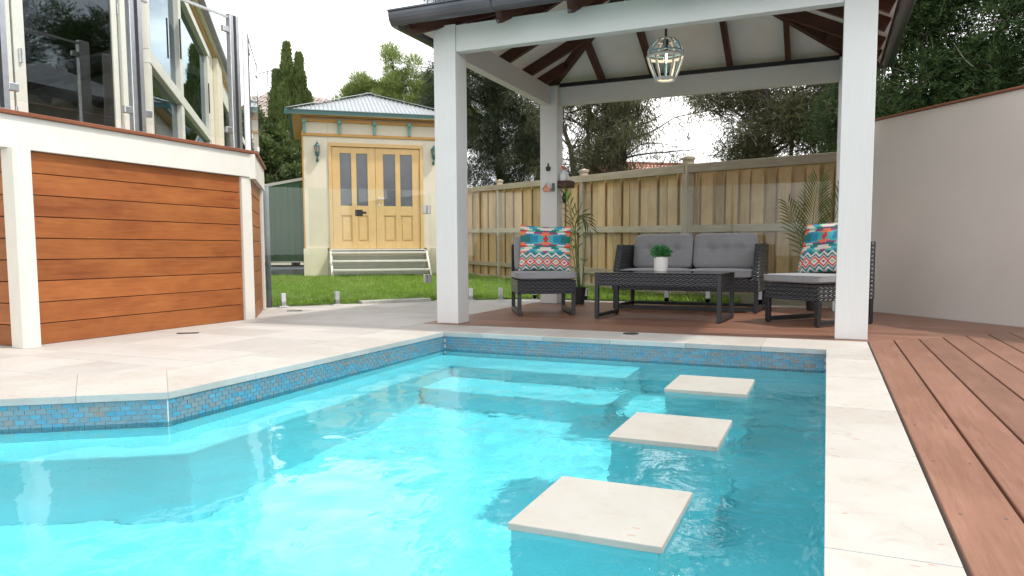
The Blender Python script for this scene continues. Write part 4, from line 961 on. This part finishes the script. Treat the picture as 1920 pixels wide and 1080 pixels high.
def chair(loc, rz, lb):
    t = thing('lounge_chair', lb, 'chair', loc, rz, 'armless rattan lounge chairs', world=False); w_, d_ = .54, .62
    put('seat_base', MB().box(-w_/2, w_/2, -d_/2, d_/2, .198, .325).mesh('seat_base', .006, 2), 'rattan', t)
    for s_ in (-1, 1): put('leg_frame', uframe(s_*(w_/2-.02), -d_/2+.005, d_/2-.005, .199), 'black_metal', t)
    put('backrest', MB().box(-w_/2, w_/2, d_/2-.065, d_/2, .3255, .655).mesh('backrest', .01, 3), 'rattan', t)
    c = put('seat_cushion', puff(.57, .585, .075, px=14), 'grey_fabric', t, (0, -.045, .364)); put('welt', welt(.56, .575, .024), 'grey_fabric', c)
    put('back_cushion', puff(.50, .34, .11, px=10, dimples=TUFT), 'grey_fabric', t, (0, .165, .565), (R(74), 0, 0))
    return t
chair((-2.487, 6.455, .001), R(28.8), 'armless rattan chair with grey cushions left of the coffee table')
chair((-.054, 6.335, .001), R(-41), 'armless rattan chair at the right, half hidden behind the front white post')
# sofa
sf_ = thing('rattan_sofa', 'two seat dark rattan sofa with grey cushions and slanted arms facing the pool', 'sofa', (-1.262, 7.40, .001), R(-2.5), world=False)
sw, sd_ = 1.42, .66
put('seat_base', MB().box(-sw/2, sw/2, -sd_/2, sd_/2, .198, .315).mesh('seat_base', .006, 2), 'rattan', sf_)
put('backrest', MB().box(-sw/2+.07, sw/2-.07, sd_/2-.06, sd_/2, .3155, .635).mesh('backrest', .008, 2), 'rattan', sf_)
for s_ in (-1, 1):
    x0, x1 = (s_*sw/2, s_*(sw/2-.066)); pf = [(-sd_/2+.0, .3155), (sd_/2, .3155), (sd_/2, .65), (-sd_/2+.16, .65)]; k = 4
    put('arm', MB().add([(x0, y, z) for y, z in pf]+[(x1, y, z) for y, z in pf], [(0, 1, 2, 3), (7, 6, 5, 4)]+[(i, 4+i, 4+(i+1) % 4, (i+1) % 4) for i in range(4)]).mesh('arm', .006, 2, fix=True), 'rattan', sf_)
    put('leg_frame', uframe(s_*(sw/2-.03), -sd_/2+.01, sd_/2-.01, .199), 'black_metal', sf_)
    c = put('seat_cushion', puff(.64, .56, .095, px=14), 'grey_fabric', sf_, (s_*.322, -.035, .362)); put('welt', welt(.63, .55, .030), 'grey_fabric', c)
    put('back_cushion', puff(.62, .36, .15, px=9, dimples=TUFT), 'grey_fabric', sf_, (s_*.315+.0, .19, .575), (R(76), 0, R(s_*1.5)))
put('stretcher', MB().box(-sw/2+.05, sw/2-.05, -sd_/2+.012, -sd_/2+.042, .014, .044).box(-sw/2+.05, sw/2-.05, sd_/2-.042, sd_/2-.012, .014, .044).mesh('stretcher', .002, 1), 'black_metal', sf_)
# coffee table
ct = thing('coffee_table', 'long low dark rattan coffee table with a black glass top', 'table', (-1.287, 6.285, .001), R(-4.0), world=False)
tw, td = 1.08, .56
put('table_top', MB().box(-tw/2, tw/2, -td/2, td/2, .396, .404).mesh('table_top', .002, 2), 'table_glass', ct)
put('apron', MB().box(-tw/2+.03, tw/2-.03, -td/2+.004, td/2-.004, .290, .3945).mesh('apron', .006, 2), 'rattan', ct)
for s_ in (-1, 1):
    put('leg_frame', uframe(s_*(tw/2-.018), -td/2+.002, td/2-.002, .3945, .034), 'black_metal', ct)
# pillows
TE, AQ, MI, CR, ORG, RE_, MA, DT, BL_ = (.0, .20, .24), (.05, .42, .46), (.14, .50, .38), (.78, .70, .62), (.80, .20, .09), (.62, .02, .04), (.33, .03, .20), (.0, .17, .15), (.01, .24, .42)
def kil(u, v):
    if v < .37:
        fr = (u*6+.25) % 1; tri = abs(fr-.5)*2; D = abs(v-.175)/.075+tri
        if D < .42: return MA if int(u*6+.25) % 2 else MI
        if D < .88: return CR
        if D < 1.22: return RE_
        if D < 1.40: return ORG
        if D < 1.62: return CR
        if D < 2.15: return TE
        if D < 2.75: return CR
        return TE
    y = (v-.69)/.31; q = int(abs(y)*8); x = abs(u-.5)*2
    if q == 0 and x < .12: return RE_
    if q <= 1 and x < .12-.06*q: return RE_
    sh = [0, .0, .10, .16, .22, .10, .30, .2, .4][min(q, 8)]; pal = [[AQ, BL_, DT, DT], [AQ, BL_, DT, TE], [ORG, AQ, BL_, ORG], [ORG, MA, CR, ORG], [MA, DT, MI, RE_], [CR, TE, CR, MI], [MI, CR, AQ, CR], [MA, MI, BL_, ORG], [TE, ORG, TE, RE_]][min(q, 8)]
    k = int((x+sh)*3.2); return pal[min(k, 3)]
def pillow(loc, rot, lb, w_=.495, h_=.445, th=.13):
    n = 72; vs = []; fs = []; cols = []
    for side in (1, -1):
        o = len(vs)
        for j in range(n+1):
            for i in range(n+1):
                u, v = i/n*2-1, j/n*2-1; bow = .045; x = u*(1-bow*(1-v*v)); y = v*(1-bow*1.5*(1-u*u))
                z = side*((max(0, 1-u*u)*max(0, 1-v*v))**.42)*(1+.10*math.sin(5*u+3*v)+.05*math.sin(9*v-4*u)); vs.append((x*w_/2, y*h_/2, z*th/2))
        for j in range(n):
            for i in range(n):
                a = o+j*(n+1)+i; q = (a, a+1, a+n+2, a+n+1); fs.append(q if side > 0 else q[::-1]); cols.append(kil((i+.5)/n, (j+.5)/n) if side > 0 else CR)
    me = bpy.data.meshes.new('patterned_pillow'); me.from_pydata(vs, [], fs); me.update(); box_uv(me)
    at = me.color_attributes.new('pattern', 'FLOAT_COLOR', 'CORNER'); buf = []
    for c in cols: buf += [*c, 1]*4
    at.data.foreach_set('color', buf)
    for p in me.polygons: p.use_smooth = True
    o = put('patterned_pillow', me, 'kilim', None, loc, rot); tag(o, lb, 'pillow', 'patterned scatter pillows')
pillow((-2.470, 6.49, .615), (R(80), R(2), R(24)), 'bright turquoise and orange patterned pillow upright on the left chair')
pillow((.005, 6.40, .610), (R(70), R(-4), R(-36)), 'bright patterned pillow leaning on the right chair, partly behind the post')
# potted plants
def leaf_np(pts, dirs, L, W_, flat=None):
    n = len(pts); L = np.broadcast_to(np.asarray(L, float), (n,))[:, None]; W_ = np.broadcast_to(np.asarray(W_, float), (n,))[:, None]
    d = dirs/np.linalg.norm(dirs, axis=1, keepdims=True); r_ = np.random.normal(size=(n, 3)); s_ = np.cross(d, r_); s_ /= np.linalg.norm(s_, axis=1, keepdims=True)
    mid = pts+d*L*.45; v = np.stack([pts, mid-s_*W_/2, pts+d*L, mid+s_*W_/2], 1).reshape(-1, 3); return v
def leaf_mesh(name, v): return mesh_np(name, v, np.arange(len(v)).reshape(-1, 4))
pp = thing('potted_plant', 'small leafy green plant in a round pale pot on the coffee table', 'plant', (-1.335, 6.36, .406), world=False)
put('pot', MB().lathe([(0, 0), (.056, 0), (.060, .01), (.062, .125), (.057, .128), (.055, .10), (0, .10)], n=28).mesh('pot', smooth=False), 'ceramic', pp)
pts = np.random.normal(size=(420, 3)); pts /= np.linalg.norm(pts, axis=1, keepdims=True); rr_ = np.random.uniform(.3, 1, 420)[:, None]; pts = pts*rr_*f([.082, .082, .05])+f([0, 0, .165])
put('leaves', leaf_mesh('leaves', leaf_np(pts, pts-f([0, 0, .12])+np.random.normal(size=(420, 3))*.03, .034, .016)), 'leaf_pot', pp)
st_ = MB()
for k in range(9): a = k*2.4; st_.tube([(.01*math.cos(a), .01*math.sin(a), .10), (.04*math.cos(a), .04*math.sin(a), .15), (.062*math.cos(a), .062*math.sin(a), .20)], .0018, 4)
put('stem', st_.mesh('stem'), 'stem_green', pp)
def palm(loc, lb, fronds, pr=.072, ph=.19):
    t = thing('potted_palm', lb, 'plant', loc, 0, 'potted palms behind the chairs', world=False)
    put('pot', MB().lathe([(0, 0), (pr*.78, 0), (pr, ph-.02), (pr+.008, ph-.02), (pr+.008, ph), (pr-.01, ph), (pr-.014, ph-.03), (0, ph-.03)], n=24).mesh('pot'), 'dark_plastic', t)
    for (base, ctrl, tip, nl, L) in fronds:
        B0, C0, T0 = Vector(base), Vector(ctrl), Vector(tip); q = lambda s: B0*(1-s)**2+C0*2*s*(1-s)+T0*s*s
        fr = put('frond', MB().tube([q(k/12) for k in range(13)], [.007*(1-.8*k/12)+.001 for k in range(13)], 5).mesh('frond', smooth=True), 'stem_green', t)
        vs = []; fs = []
        for k in range(nl):
            s_ = .36+.64*(k/(nl-1)); p = q(s_); d = (q(min(1, s_+.02))-q(s_-.02)).normalized()
            side0 = d.cross(Vector((random.uniform(-.1, .1), -1, .15))).normalized()
            for sg in (-1, 1):
                ln = L*(1-abs(s_-.62)*1.15)*random.uniform(.9, 1.1); e_ = (side0*sg*(.75-.35*(s_-.4))+d*(.75+.3*s_)).normalized()
                wv = .013; up_ = e_.cross(d).normalized(); sd2 = e_.cross(up_).normalized(); o = len(vs)
                m1 = p+e_*ln*.4; m2 = p+e_*ln*.75+Vector((0, 0, -.02*ln/L)); tp = p+e_*ln+Vector((0, 0, -.06*ln/L))
                vs += [tuple(p), tuple(m1+sd2*wv/2+up_*.002), tuple(m1-sd2*wv/2+up_*.002), tuple(m2+sd2*wv/2*.8), tuple(m2-sd2*wv/2*.8), tuple(tp)]
                fs += [(o, o+1, o+2), (o+1, o+3, o+4), (o+1, o+4, o+2), (o+3, o+5, o+4)]
        me = bpy.data.meshes.new('leaflets'); me.from_pydata(vs, [], fs); me.update(); put('leaflets', me, 'leaf_palm', fr)
    return t
palm((-2.50, 7.62, .001), 'tall thin potted palm in a black pot just behind the left chair', [((.01, 0, .16), (-.02, 0, .80), (-.14, -.10, 1.26), 10, .20), ((0, 0, .16), (-.14, -.0, 1.30), (.16, -.12, .84), 12, .22), ((.03, 0, .16), (.07, .0, .6), (.09, -.02, .95), 3, .12), ((-.01, 0, .16), (-.06, .02, .5), (-.10, 0, .66), 4, .15)])
palm((-.115, 7.60, .001), 'potted palm with broad fan of fronds behind the right chair', [((0, 0, .16), (-.06, 0, .7), (.02, -.08, 1.22), 22, .34), ((.03, 0, .16), (.12, 0, .7), (.24, -.03, 1.15), 14, .28), ((-.02, 0, .16), (-.12, 0, .72), (-.24, -.05, 1.02), 13, .24)])
# things on the rear left post
YF = Y1-PWD
sh_ = tag(put('wall_shelf', MB().box(X0+PWD+.001, X0+PWD+.155, YF+.01, YF+.15, 1.285, 1.36).mesh('wall_shelf', .003, 1), 'rafter_timber'), 'small dark brown box shelf fixed to the rear white post', 'shelf')
bt = thing('spray_bottle', 'white plastic bottle with an orange cap standing on the small brown shelf', 'bottle', (X0+PWD+.055, YF+.07, 1.3612), world=False)
put('body', MB().lathe([(0, 0), (.045, 0), (.048, .02), (.046, .06), (.030, .095), (.014, .11), (.012, .12), (0, .12)], n=16).mesh('body', smooth=True), 'white_plastic', bt)
put('cap', MB().lathe([(.015, .121), (.015, .145), (.010, .148), (0, .148)], n=10).box(-.03, .006, -.008, .008, .149, .165).mesh('cap'), 'orange_plastic', bt)
put('grip', MB().tube([(.02, 0, .10), (.05, 0, .085), (.05, 0, .045)], .008, 6).mesh('grip', smooth=True), 'white_plastic', bt)
op = thing('bottle_opener', 'small black cast bottle opener screwed high on the rear white post', 'bottle opener', (-2.855, YF, 1.47), world=False)
put('plate', MB().add([(-.022, -.006, .0), (.022, -.006, .0), (.032, -.006, .04), (.010, -.006, .055), (.008, -.006, .085), (-.008, -.006, .085), (-.010, -.006, .055), (-.032, -.006, .04), (-.022, -.001, .0), (.022, -.001, .0), (.032, -.001, .04), (.010, -.001, .055), (.008, -.001, .085), (-.008, -.001, .085), (-.010, -.001, .055), (-.032, -.001, .04)], [tuple(range(7, -1, -1)), tuple(range(8, 16))]+[(i, (i+1) % 8, 8+(i+1) % 8, 8+i) for i in range(8)]).mesh('plate', fix=True), 'black_metal', op)
put('hook', MB().tube([(-.014, -.008, .015), (-.012, -.028, .01), (.012, -.028, .01), (.014, -.008, .015)], .005, 6).mesh('hook'), 'black_metal', op)
bh = thing('thermometer_house', 'little copper and white gabled house ornament mounted on the rear white post', 'ornament', (-2.865, YF, 1.245), world=False)
put('front', MB().add([(-.04, -.03, 0), (.04, -.03, 0), (.04, -.03, .04), (0, -.03, .085), (-.04, -.03, .04), (-.04, -.002, 0), (.04, -.002, 0), (.04, -.002, .04), (0, -.002, .085), (-.04, -.002, .04)], [(0, 1, 2, 3, 4), (9, 8, 7, 6, 5)]+[(i, 5+i, 5+(i+1) % 5, (i+1) % 5) for i in range(5)]).mesh('front', fix=True), 'copper', bh)
put('roof', MB().bar((-.055, -.02, .03), (.0, -.02, .095), .045, .012).bar((.0, -.02, .095), (.055, -.02, .03), .045, .012).mesh('roof', fix=True), 'white_paint', bh)
put('side', MB().box(.062, .085, -.03, -.002, 0, .09).mesh('side', .003, 1), 'gutter_metal', bh)
br_ = thing('hanging_brush', 'black and bright green hand tools hanging below the small brown shelf', 'brush', (X0+PWD+.10, YF+.06, 1.10), world=False)
put('handle', MB().tube([(0, 0, .18), (.005, 0, .10), (.0, 0, .03)], [.008, .011, .008], 8).mesh('handle', smooth=True), 'green_plastic', br_)
put('head', MB().tube([(-.035, 0, .13), (-.045, 0, .07), (-.03, 0, .02)], [.010, .02, .014], 8).mesh('head', smooth=True), 'dark_plastic', br_)

# ================================================================== neighbours' roofs
def tile_roof(P00, P10, P11, P01, nu, nv, parent, m, cut=None):
    mb = MB(); a, b_, c, d = map(Vector, (P00, P10, P11, P01)); nrm = (b_-a).cross(d-a).normalized()
    if nrm.z < 0: nrm = -nrm
    pt = lambda u, v: (a*(1-u)+b_*u)*(1-v)+(d*(1-u)+c*u)*v
    for j in range(nv):
        for i in range(nu):
            u0, u1 = i/nu, (i+.94)/nu; v0, v1 = j/nv, (j+1.05)/nv; uu = (u0+u1)/2; h0 = .055+random.uniform(-.008, .008)
            p = [pt(u0, v0)+nrm*h0*.4, pt(uu, v0)+nrm*h0, pt(u1, v0)+nrm*h0*.4, pt(u1, v1), pt(uu, v1)+nrm*.02, pt(u0, v1)]
            mb.add(p+[pt(u0, v0)-nrm*.01, pt(u1, v0)-nrm*.01], [(0, 1, 4, 5), (1, 2, 3, 4), (6, 7, 2, 1, 0)])
    o = put('roof_tile', mb.mesh('roof_tile', uv=False), m, parent); o['kind'] = 'stuff'; return o
rh = thing('red_roof_house', 'neighbouring house with a weathered terracotta tiled roof beyond the paling fence', 'house', (-6.5, 27, 0))
put('wall', MB().prism(ccw([(-9.5, 25.2), (-3.4, 26.4), (-4.4, 32), (-10.6, 30.8)]), 0, 2.5).mesh('wall'), 'pale_render', rh)
tile_roof((-9.9, 24.4, 2.35), (-2.9, 25.8, 2.35), (-4.3, 28.3, 3.74), (-8.05, 27.5, 3.95), 32, 13, rh, 'red_roof_tile')
put('ridge_capping', MB().bar((-8.1, 27.5, 3.98), (-4.25, 28.3, 3.77), .2, .08).bar((-9.9, 24.4, 2.42), (-8.1, 27.5, 3.98), .2, .08).mesh('ridge_capping', fix=True), 'red_roof_tile', rh)
bh2 = thing('brown_roof_house', 'distant house with a brown tiled roof and aerial behind the tall cypress', 'house', (-22, 27, 0))
put('wall', MB().prism(ccw([(-25, 24), (-18.2, 26.5), (-20, 32), (-27, 30)]), 0, 5.2).mesh('wall'), 'pale_render', bh2)
tile_roof((-24.5, 22.4, 5.3), (-17.9, 25.6, 5.3), (-19.9, 28.2, 7.3), (-23.4, 26.6, 7.95), 26, 12, bh2, 'brown_roof_tile')
put('aerial', MB().tube([(-21.9, 24.6, 5.8), (-21.9, 24.6, 8.2)], .02, 5).bar((-22.3, 24.5, 8.1), (-21.5, 24.7, 8.25), .03, .03).bar((-22.2, 24.3, 7.85), (-21.9, 24.8, 8.2), .02, .02).mesh('aerial'), 'gutter_metal', bh2)

# ================================================================== trees and shrubs
rng = np.random.RandomState(11)
def cl_leaves(clumps, n_tot, L, W_, up=.4, out=1., rnd=.6, shell=.45, sq=.8, lv=.35):
    vol = f([c[3]**2 for c in clumps]); cnt = (vol/vol.sum()*n_tot).astype(int)+1; V_ = []
    for c, n in zip(clumps, cnt):
        d = rng.normal(size=(n, 3)); d /= np.linalg.norm(d, axis=1, keepdims=True); r_ = rng.uniform(0, 1, n)**shell
        wob = 1+.25*np.sin(d[:, 0]*5+c[0]*7)*np.sin(d[:, 1]*6+c[1]*5)+.15*np.sin(d[:, 2]*9+c[2]*3)
        p = d*(r_*wob*c[3])[:, None]*f([1, 1, sq])+f(c[:3]); dirs = d*out+f([0, 0, up])+rng.normal(size=(n, 3))*rnd
        V_.append(leaf_np(p, dirs, L*rng.uniform(1-lv, 1+lv, n), W_*rng.uniform(.7, 1.3, n)))
    return np.concatenate(V_)
def limb(mb, a, b_, r0, r1, n=6, wob=.12, seg=5):
    a, b_ = Vector(a), Vector(b_); L = (b_-a).length; pts = []; 
    w1 = Vector(rng.normal(size=3))*wob*L
    for k in range(seg+1):
        t = k/seg; pts.append(a.lerp(b_, t)+w1*math.sin(PI*t)+Vector(rng.normal(size=3))*.02*L*(0 < t < 1))
    mb.tube(pts, [r0*(1-t/seg)+r1*t/seg for t in range(seg+1)], n); return pts
def tree(nm, lb, loc, clumps, n, L, W_, leaf, bark='bark', r0=.16, stems=1, group=None, twigs=0, limbs=18, cat='tree', spray=None, **k):
    t = thing(nm, lb, cat, loc, 0, group); tops = max(c[2] for c in clumps); mb = MB(); base = Vector(loc); allp = []
    cx_ = sum(c[0] for c in clumps)/len(clumps); cy_ = sum(c[1] for c in clumps)/len(clumps)
    for s_ in range(stems):
        a = s_*2*PI/max(1, stems)+.4; off = Vector((math.cos(a), math.sin(a), 0))*(.0 if stems == 1 else .12)
        tip = Vector((cx_, cy_, tops*.86)) if stems == 1 else Vector((cx_+math.cos(a)*1.3*(.5+.5*rng.rand()), cy_+math.sin(a)*.8, tops*(.7+.2*rng.rand())))
        allp += limb(mb, base+off-Vector((0, 0, .1)), tip, r0/(stems**.4), r0*.15, 8, .05, 9)[1:]
    for c in sorted(clumps, key=lambda c: -c[3])[:limbs]:
        q = Vector(c[:3]); lo = [p for p in allp if p.z < q.z+.1] or allp; st = min(lo, key=lambda p: (p-q).length+abs(q.z-.5-p.z)*.6); limb(mb, st, q, r0*.28, r0*.05, 5, .05)
    put('trunk', mb.mesh('trunk', uv=False, smooth=True), bark, t)
    put('crown', leaf_mesh('crown', sprays(clumps, n, *spray, **k) if spray else cl_leaves(clumps, n, L, W_, **k)), leaf, t)
    if twigs:
        tw = MB()
        for i in range(twigs):
            c = clumps[rng.randint(len(clumps))]; d = rng.normal(size=3); d /= np.linalg.norm(d); p = f(c[:3])+d*c[3]*rng.uniform(.1, .7); e_ = p+(d*.6+rng.normal(size=3)*.5+f([0, 0, .15]))*c[3]*rng.uniform(.4, .9); limb(tw, p, e_, .009, .003, 3, .15, 3)
        put('twig', tw.mesh('twig', uv=False), 'bark_grey', t)['kind'] = 'stuff'
    return t
def sprays(clumps, n_spray, L, nl, ll, lw_, up=.3, out=1., rnd=.4):
    """flat conifer sprays: short leaflets on both sides of a drooping axis"""
    w_ = f([c[3]**2 for c in clumps]); cnt = (w_/w_.sum()*n_spray).astype(int)+1; V_ = []
    for c, n in zip(clumps, cnt):
        d = rng.normal(size=(n, 3)); d /= np.linalg.norm(d, axis=1, keepdims=True); r_ = rng.uniform(.3, 1, n)
        p = d*(r_*c[3])[:, None]+f(c[:3]); ax = d*out+f([0, 0, up])+rng.normal(size=(n, 3))*rnd; ax /= np.linalg.norm(ax, axis=1, keepdims=True)
        sd_ = np.cross(ax, rng.normal(size=(n, 3))*.4+f([0, 0, 1])); sd_ /= np.linalg.norm(sd_, axis=1, keepdims=True); LL = L*rng.uniform(.6, 1.3, n)[:, None]
        for k in range(nl):
            t = (k+.5)/nl; q = p+ax*LL*t+f([0, 0, -1])*LL*(t*t*.25)
            for sg in (-1, 1): V_.append(leaf_np(q, ax*.75+sd_*sg*(.9*(1-t)+.15)+rng.normal(size=(n, 3))*.12, ll*(1.15-t*.6)*rng.uniform(.8, 1.2, n), lw_))
    return np.concatenate(V_)
def clumps_in(ells, n, r0, r1, skin=.5):
    out = []; vols = f([a*b_*c for _, _, _, a, b_, c in ells]); vols /= vols.sum()
    for i in range(n):
        e_ = ells[rng.choice(len(ells), p=vols)]; d = rng.normal(size=3); d /= np.linalg.norm(d); r_ = rng.rand()**skin
        out.append((e_[0]+d[0]*e_[3]*r_, e_[1]+d[1]*e_[4]*r_, e_[2]+d[2]*e_[5]*r_, rng.uniform(r0, r1)))
    return out
# tall cypress: several flame shaped leaders
ct_ = thing('cypress_tree', 'tall narrow green cypress rising left of the garden room', 'tree', (-15.4, 18.3, 0)); mb = MB(); CV = []
limb(mb, (-15.4, 18.3, -.1), (-15.4, 18.35, 5.6), .14, .03, 8, .02, 7)
for (x, y, h_, r_, zb, n) in ((-15.50, 18.33, 6.95, .40, .5, 26000), (-15.27, 18.52, 6.65, .34, 1.0, 20000), (-15.78, 18.1, 6.1, .36, .6, 17000), (-15.05, 18.7, 5.5, .34, .6, 14000), (-15.98, 17.95, 4.6, .24, .5, 9000), (-14.9, 18.85, 4.7, .26, .5, 9000), (-15.45, 18.0, 5.6, .34, .4, 12000)):
    t_ = rng.rand(n)**.85; a_ = rng.rand(n)*2*PI; pr_ = r_*(1-t_**2.6)**.8*(1+.22*np.sin(t_*31+a_*2)+.18*np.sin(a_*5+t_*9))*rng.rand(n)**.42*(.8+.45*rng.rand(n))+.02
    P_l = np.stack([x+np.cos(a_)*pr_+.05*np.sin(t_*7+x*9), y+np.sin(a_)*pr_, zb+t_*(h_-zb)], 1); D_l = np.stack([np.cos(a_)*.35, np.sin(a_)*.35, np.full(n, 1.)], 1)+rng.normal(size=(n, 3))*.30
    CV.append(leaf_np(P_l, D_l, .17*rng.uniform(.6, 1.3, n), .030))
    limb(mb, (-15.4, 18.3, .3), (x, y, zb+(h_-zb)*.7), .05, .01, 5, .03, 4)
put('trunk', mb.mesh('trunk', uv=False, smooth=True), 'bark', ct_); put('crown', leaf_mesh('crown', np.concatenate(CV)), 'leaf_cypress', ct_)
tree('broadleaf_bush', 'dense green shrub with glossy leaves above the green metal shed', (-14.0, 17.0, 0), clumps_in([(-14.6, 16.9, 2.55, 1.3, .7, .75), (-13.3, 17.6, 2.5, .9, .6, .7)], 42, .22, .42), 26000, .12, .055, 'leaf_bush', r0=.06, stems=3, cat='shrub', up=.5, twigs=160)
tree('leafy_tree', 'small dark green tree between the balcony and the tall cypress', (-16.1, 17.5, 0), clumps_in([(-16.2, 17.4, 3.6, .8, .7, 1.2), (-15.2, 16.6, 3.2, .7, .5, .8)], 34, .22, .45), 22000, .13, .06, 'leaf_bush', r0=.08, stems=2, up=.3)
# feathery pine behind the garden room
pc = clumps_in([(-14.0, 22.2, 6.7, .75, .7, .95), (-15.1, 21.5, 6.05, .75, .7, .70), (-15.2, 21.2, 5.6, .6, .6, .6), (-14.5, 22.0, 5.7, 1.5, .8, .75), (-14.9, 21.8, 5.3, 1.0, .7, .6), (-12.7, 22.9, 6.0, 1.0, .7, .9), (-12.3, 23.0, 4.9, 1.6, .7, .6)], 150, .18, .38)
tree('feathery_pine', 'light green feathery pine rounding up behind the garden room roof', (-13.6, 22.4, 0), pc, 90000, .22, .016, 'leaf_pine', r0=.2, up=.9, rnd=.6, shell=.5, limbs=40, twigs=160)
# big dark pine behind the pavilion's left posts
dp = clumps_in([(-8.3, 16.3, 6.9, 1.25, 1.0, 1.9), (-8.7, 15.9, 4.9, .75, .8, 1.4), (-7.5, 16.7, 4.2, 1.1, .9, 1.6), (-6.7, 17.0, 3.6, .7, .7, 1.3), (-7.9, 16.3, 2.5, .9, .6, .8), (-6.9, 16.6, 2.7, .7, .5, .8), (-6.6, 17.2, 6.4, 1.2, .8, 1.5)], 150, .22, .5)
tree('dark_pine', 'large dark evergreen towering behind the left posts of the pavilion', (-7.6, 16.6, 0), dp, 92000, .24, .012, 'leaf_dark', r0=.24, stems=2, up=-.8, rnd=.7, limbs=45, twigs=420)
# many stemmed tree in the middle
mt = thing('multi_stem_tree', 'many stemmed grey barked tree with thin hanging foliage beyond the fence', 'tree', (-4.2, 15.6, 0))
mb = MB(); tips = []
for (bx, by, ex, ez, r_) in ((-5.0, 15.4, -5.55, 4.9, .10), (-4.75, 15.6, -4.75, 5.2, .09), (-4.25, 15.7, -4.95, 5.0, .11), (-4.2, 15.6, -3.9, 5.4, .14), (-4.15, 15.6, -4.3, 5.3, .10), (-4.15, 15.7, -3.1, 4.9, .08), (-5.1, 15.5, -5.1, 4.2, .07)):
    P = limb(mb, (bx, by, -.1), (ex, by+rng.uniform(-.3, .3), ez), r_, .03, 7, .05, 9)
    for k in range(4, 10):
        for _ in range(3):
            q = P[k]+Vector((rng.normal()*.8, rng.normal()*.4, rng.uniform(.0, .7))); tips += limb(mb, P[k], q, r_*.22, .008, 4, .12)[2:]
put('trunk', mb.mesh('trunk', uv=False, smooth=True), 'bark', mt)
cl = [(p.x, p.y, p.z-.1, rng.uniform(.14, .32)) for p in tips if p.z > 1.8 and rng.rand() < .6]
put('crown', leaf_mesh('crown', cl_leaves(cl, 50000, .16, .013, up=-1.1, rnd=.5, sq=1.3)), 'leaf_olive', mt)
# needle trees to the right
ca = clumps_in([(-1.6, 13.2, 3.3, .75, .5, .9), (-.8, 13.1, 2.9, .95, .6, .9), (.1, 13.0, 3.0, .8, .6, 1.0), (-.5, 13.3, 4.4, 1.6, .7, .8), (-1.15, 13.0, 2.45, .75, .4, .55), (-.2, 12.8, 2.35, .8, .4, .55)], 105, .18, .42)
tree('needle_tree', 'olive green needle leaved tree with bare dead twigs behind the right part of the fence', (-.7, 13.3, 0), ca, 72000, .14, .012, 'leaf_olive', 'bark', r0=.12, stems=4, up=-.2, rnd=.8, limbs=50, twigs=1300)
ca = clumps_in([(.15, 11.0, 2.6, .45, .4, .75), (.35, 11.0, 4.0, .7, .5, .9)], 30, .16, .32)
tree('needle_shrub', 'deep green conifer foliage just left of the front right post above the fence', (.25, 11.1, 0), ca, 3200, 0, 0, 'leaf_conifer', r0=.07, up=.3, rnd=.5, spray=(.22, 6, .065, .012), twigs=200)
WL = ['dark conifer behind the grey wall, nearest to the front right post', 'dark conifer behind the grey wall, with lighter green sprays in its lower half', 'dark conifer filling the top right corner behind the grey wall', 'dark conifer standing beyond the right edge behind the grey wall']
for i, (x, y, h_, r_) in enumerate(((.95, 9.9, 4.6, .55), (1.75, 9.6, 5.2, .75), (2.75, 8.9, 5.4, .85), (4.1, 7.9, 5.2, .9))):
    c = clumps_in([(x, y, 2.1, r_, r_*.8, .8), (x, y, 3.3, r_*.95, r_*.8, 1.0), (x, y, 4.5, r_*.8, r_*.7, .8)], 58, .16, .36)
    tree('conifer_tree', WL[i], (x, y, 0), c, 7200 if i < 3 else 3500, 0, 0, 'leaf_conifer', r0=.11, group='dark conifers behind the grey wall', up=.35, rnd=.45, spray=(.24, 7, .07, .013), limbs=24, twigs=420)
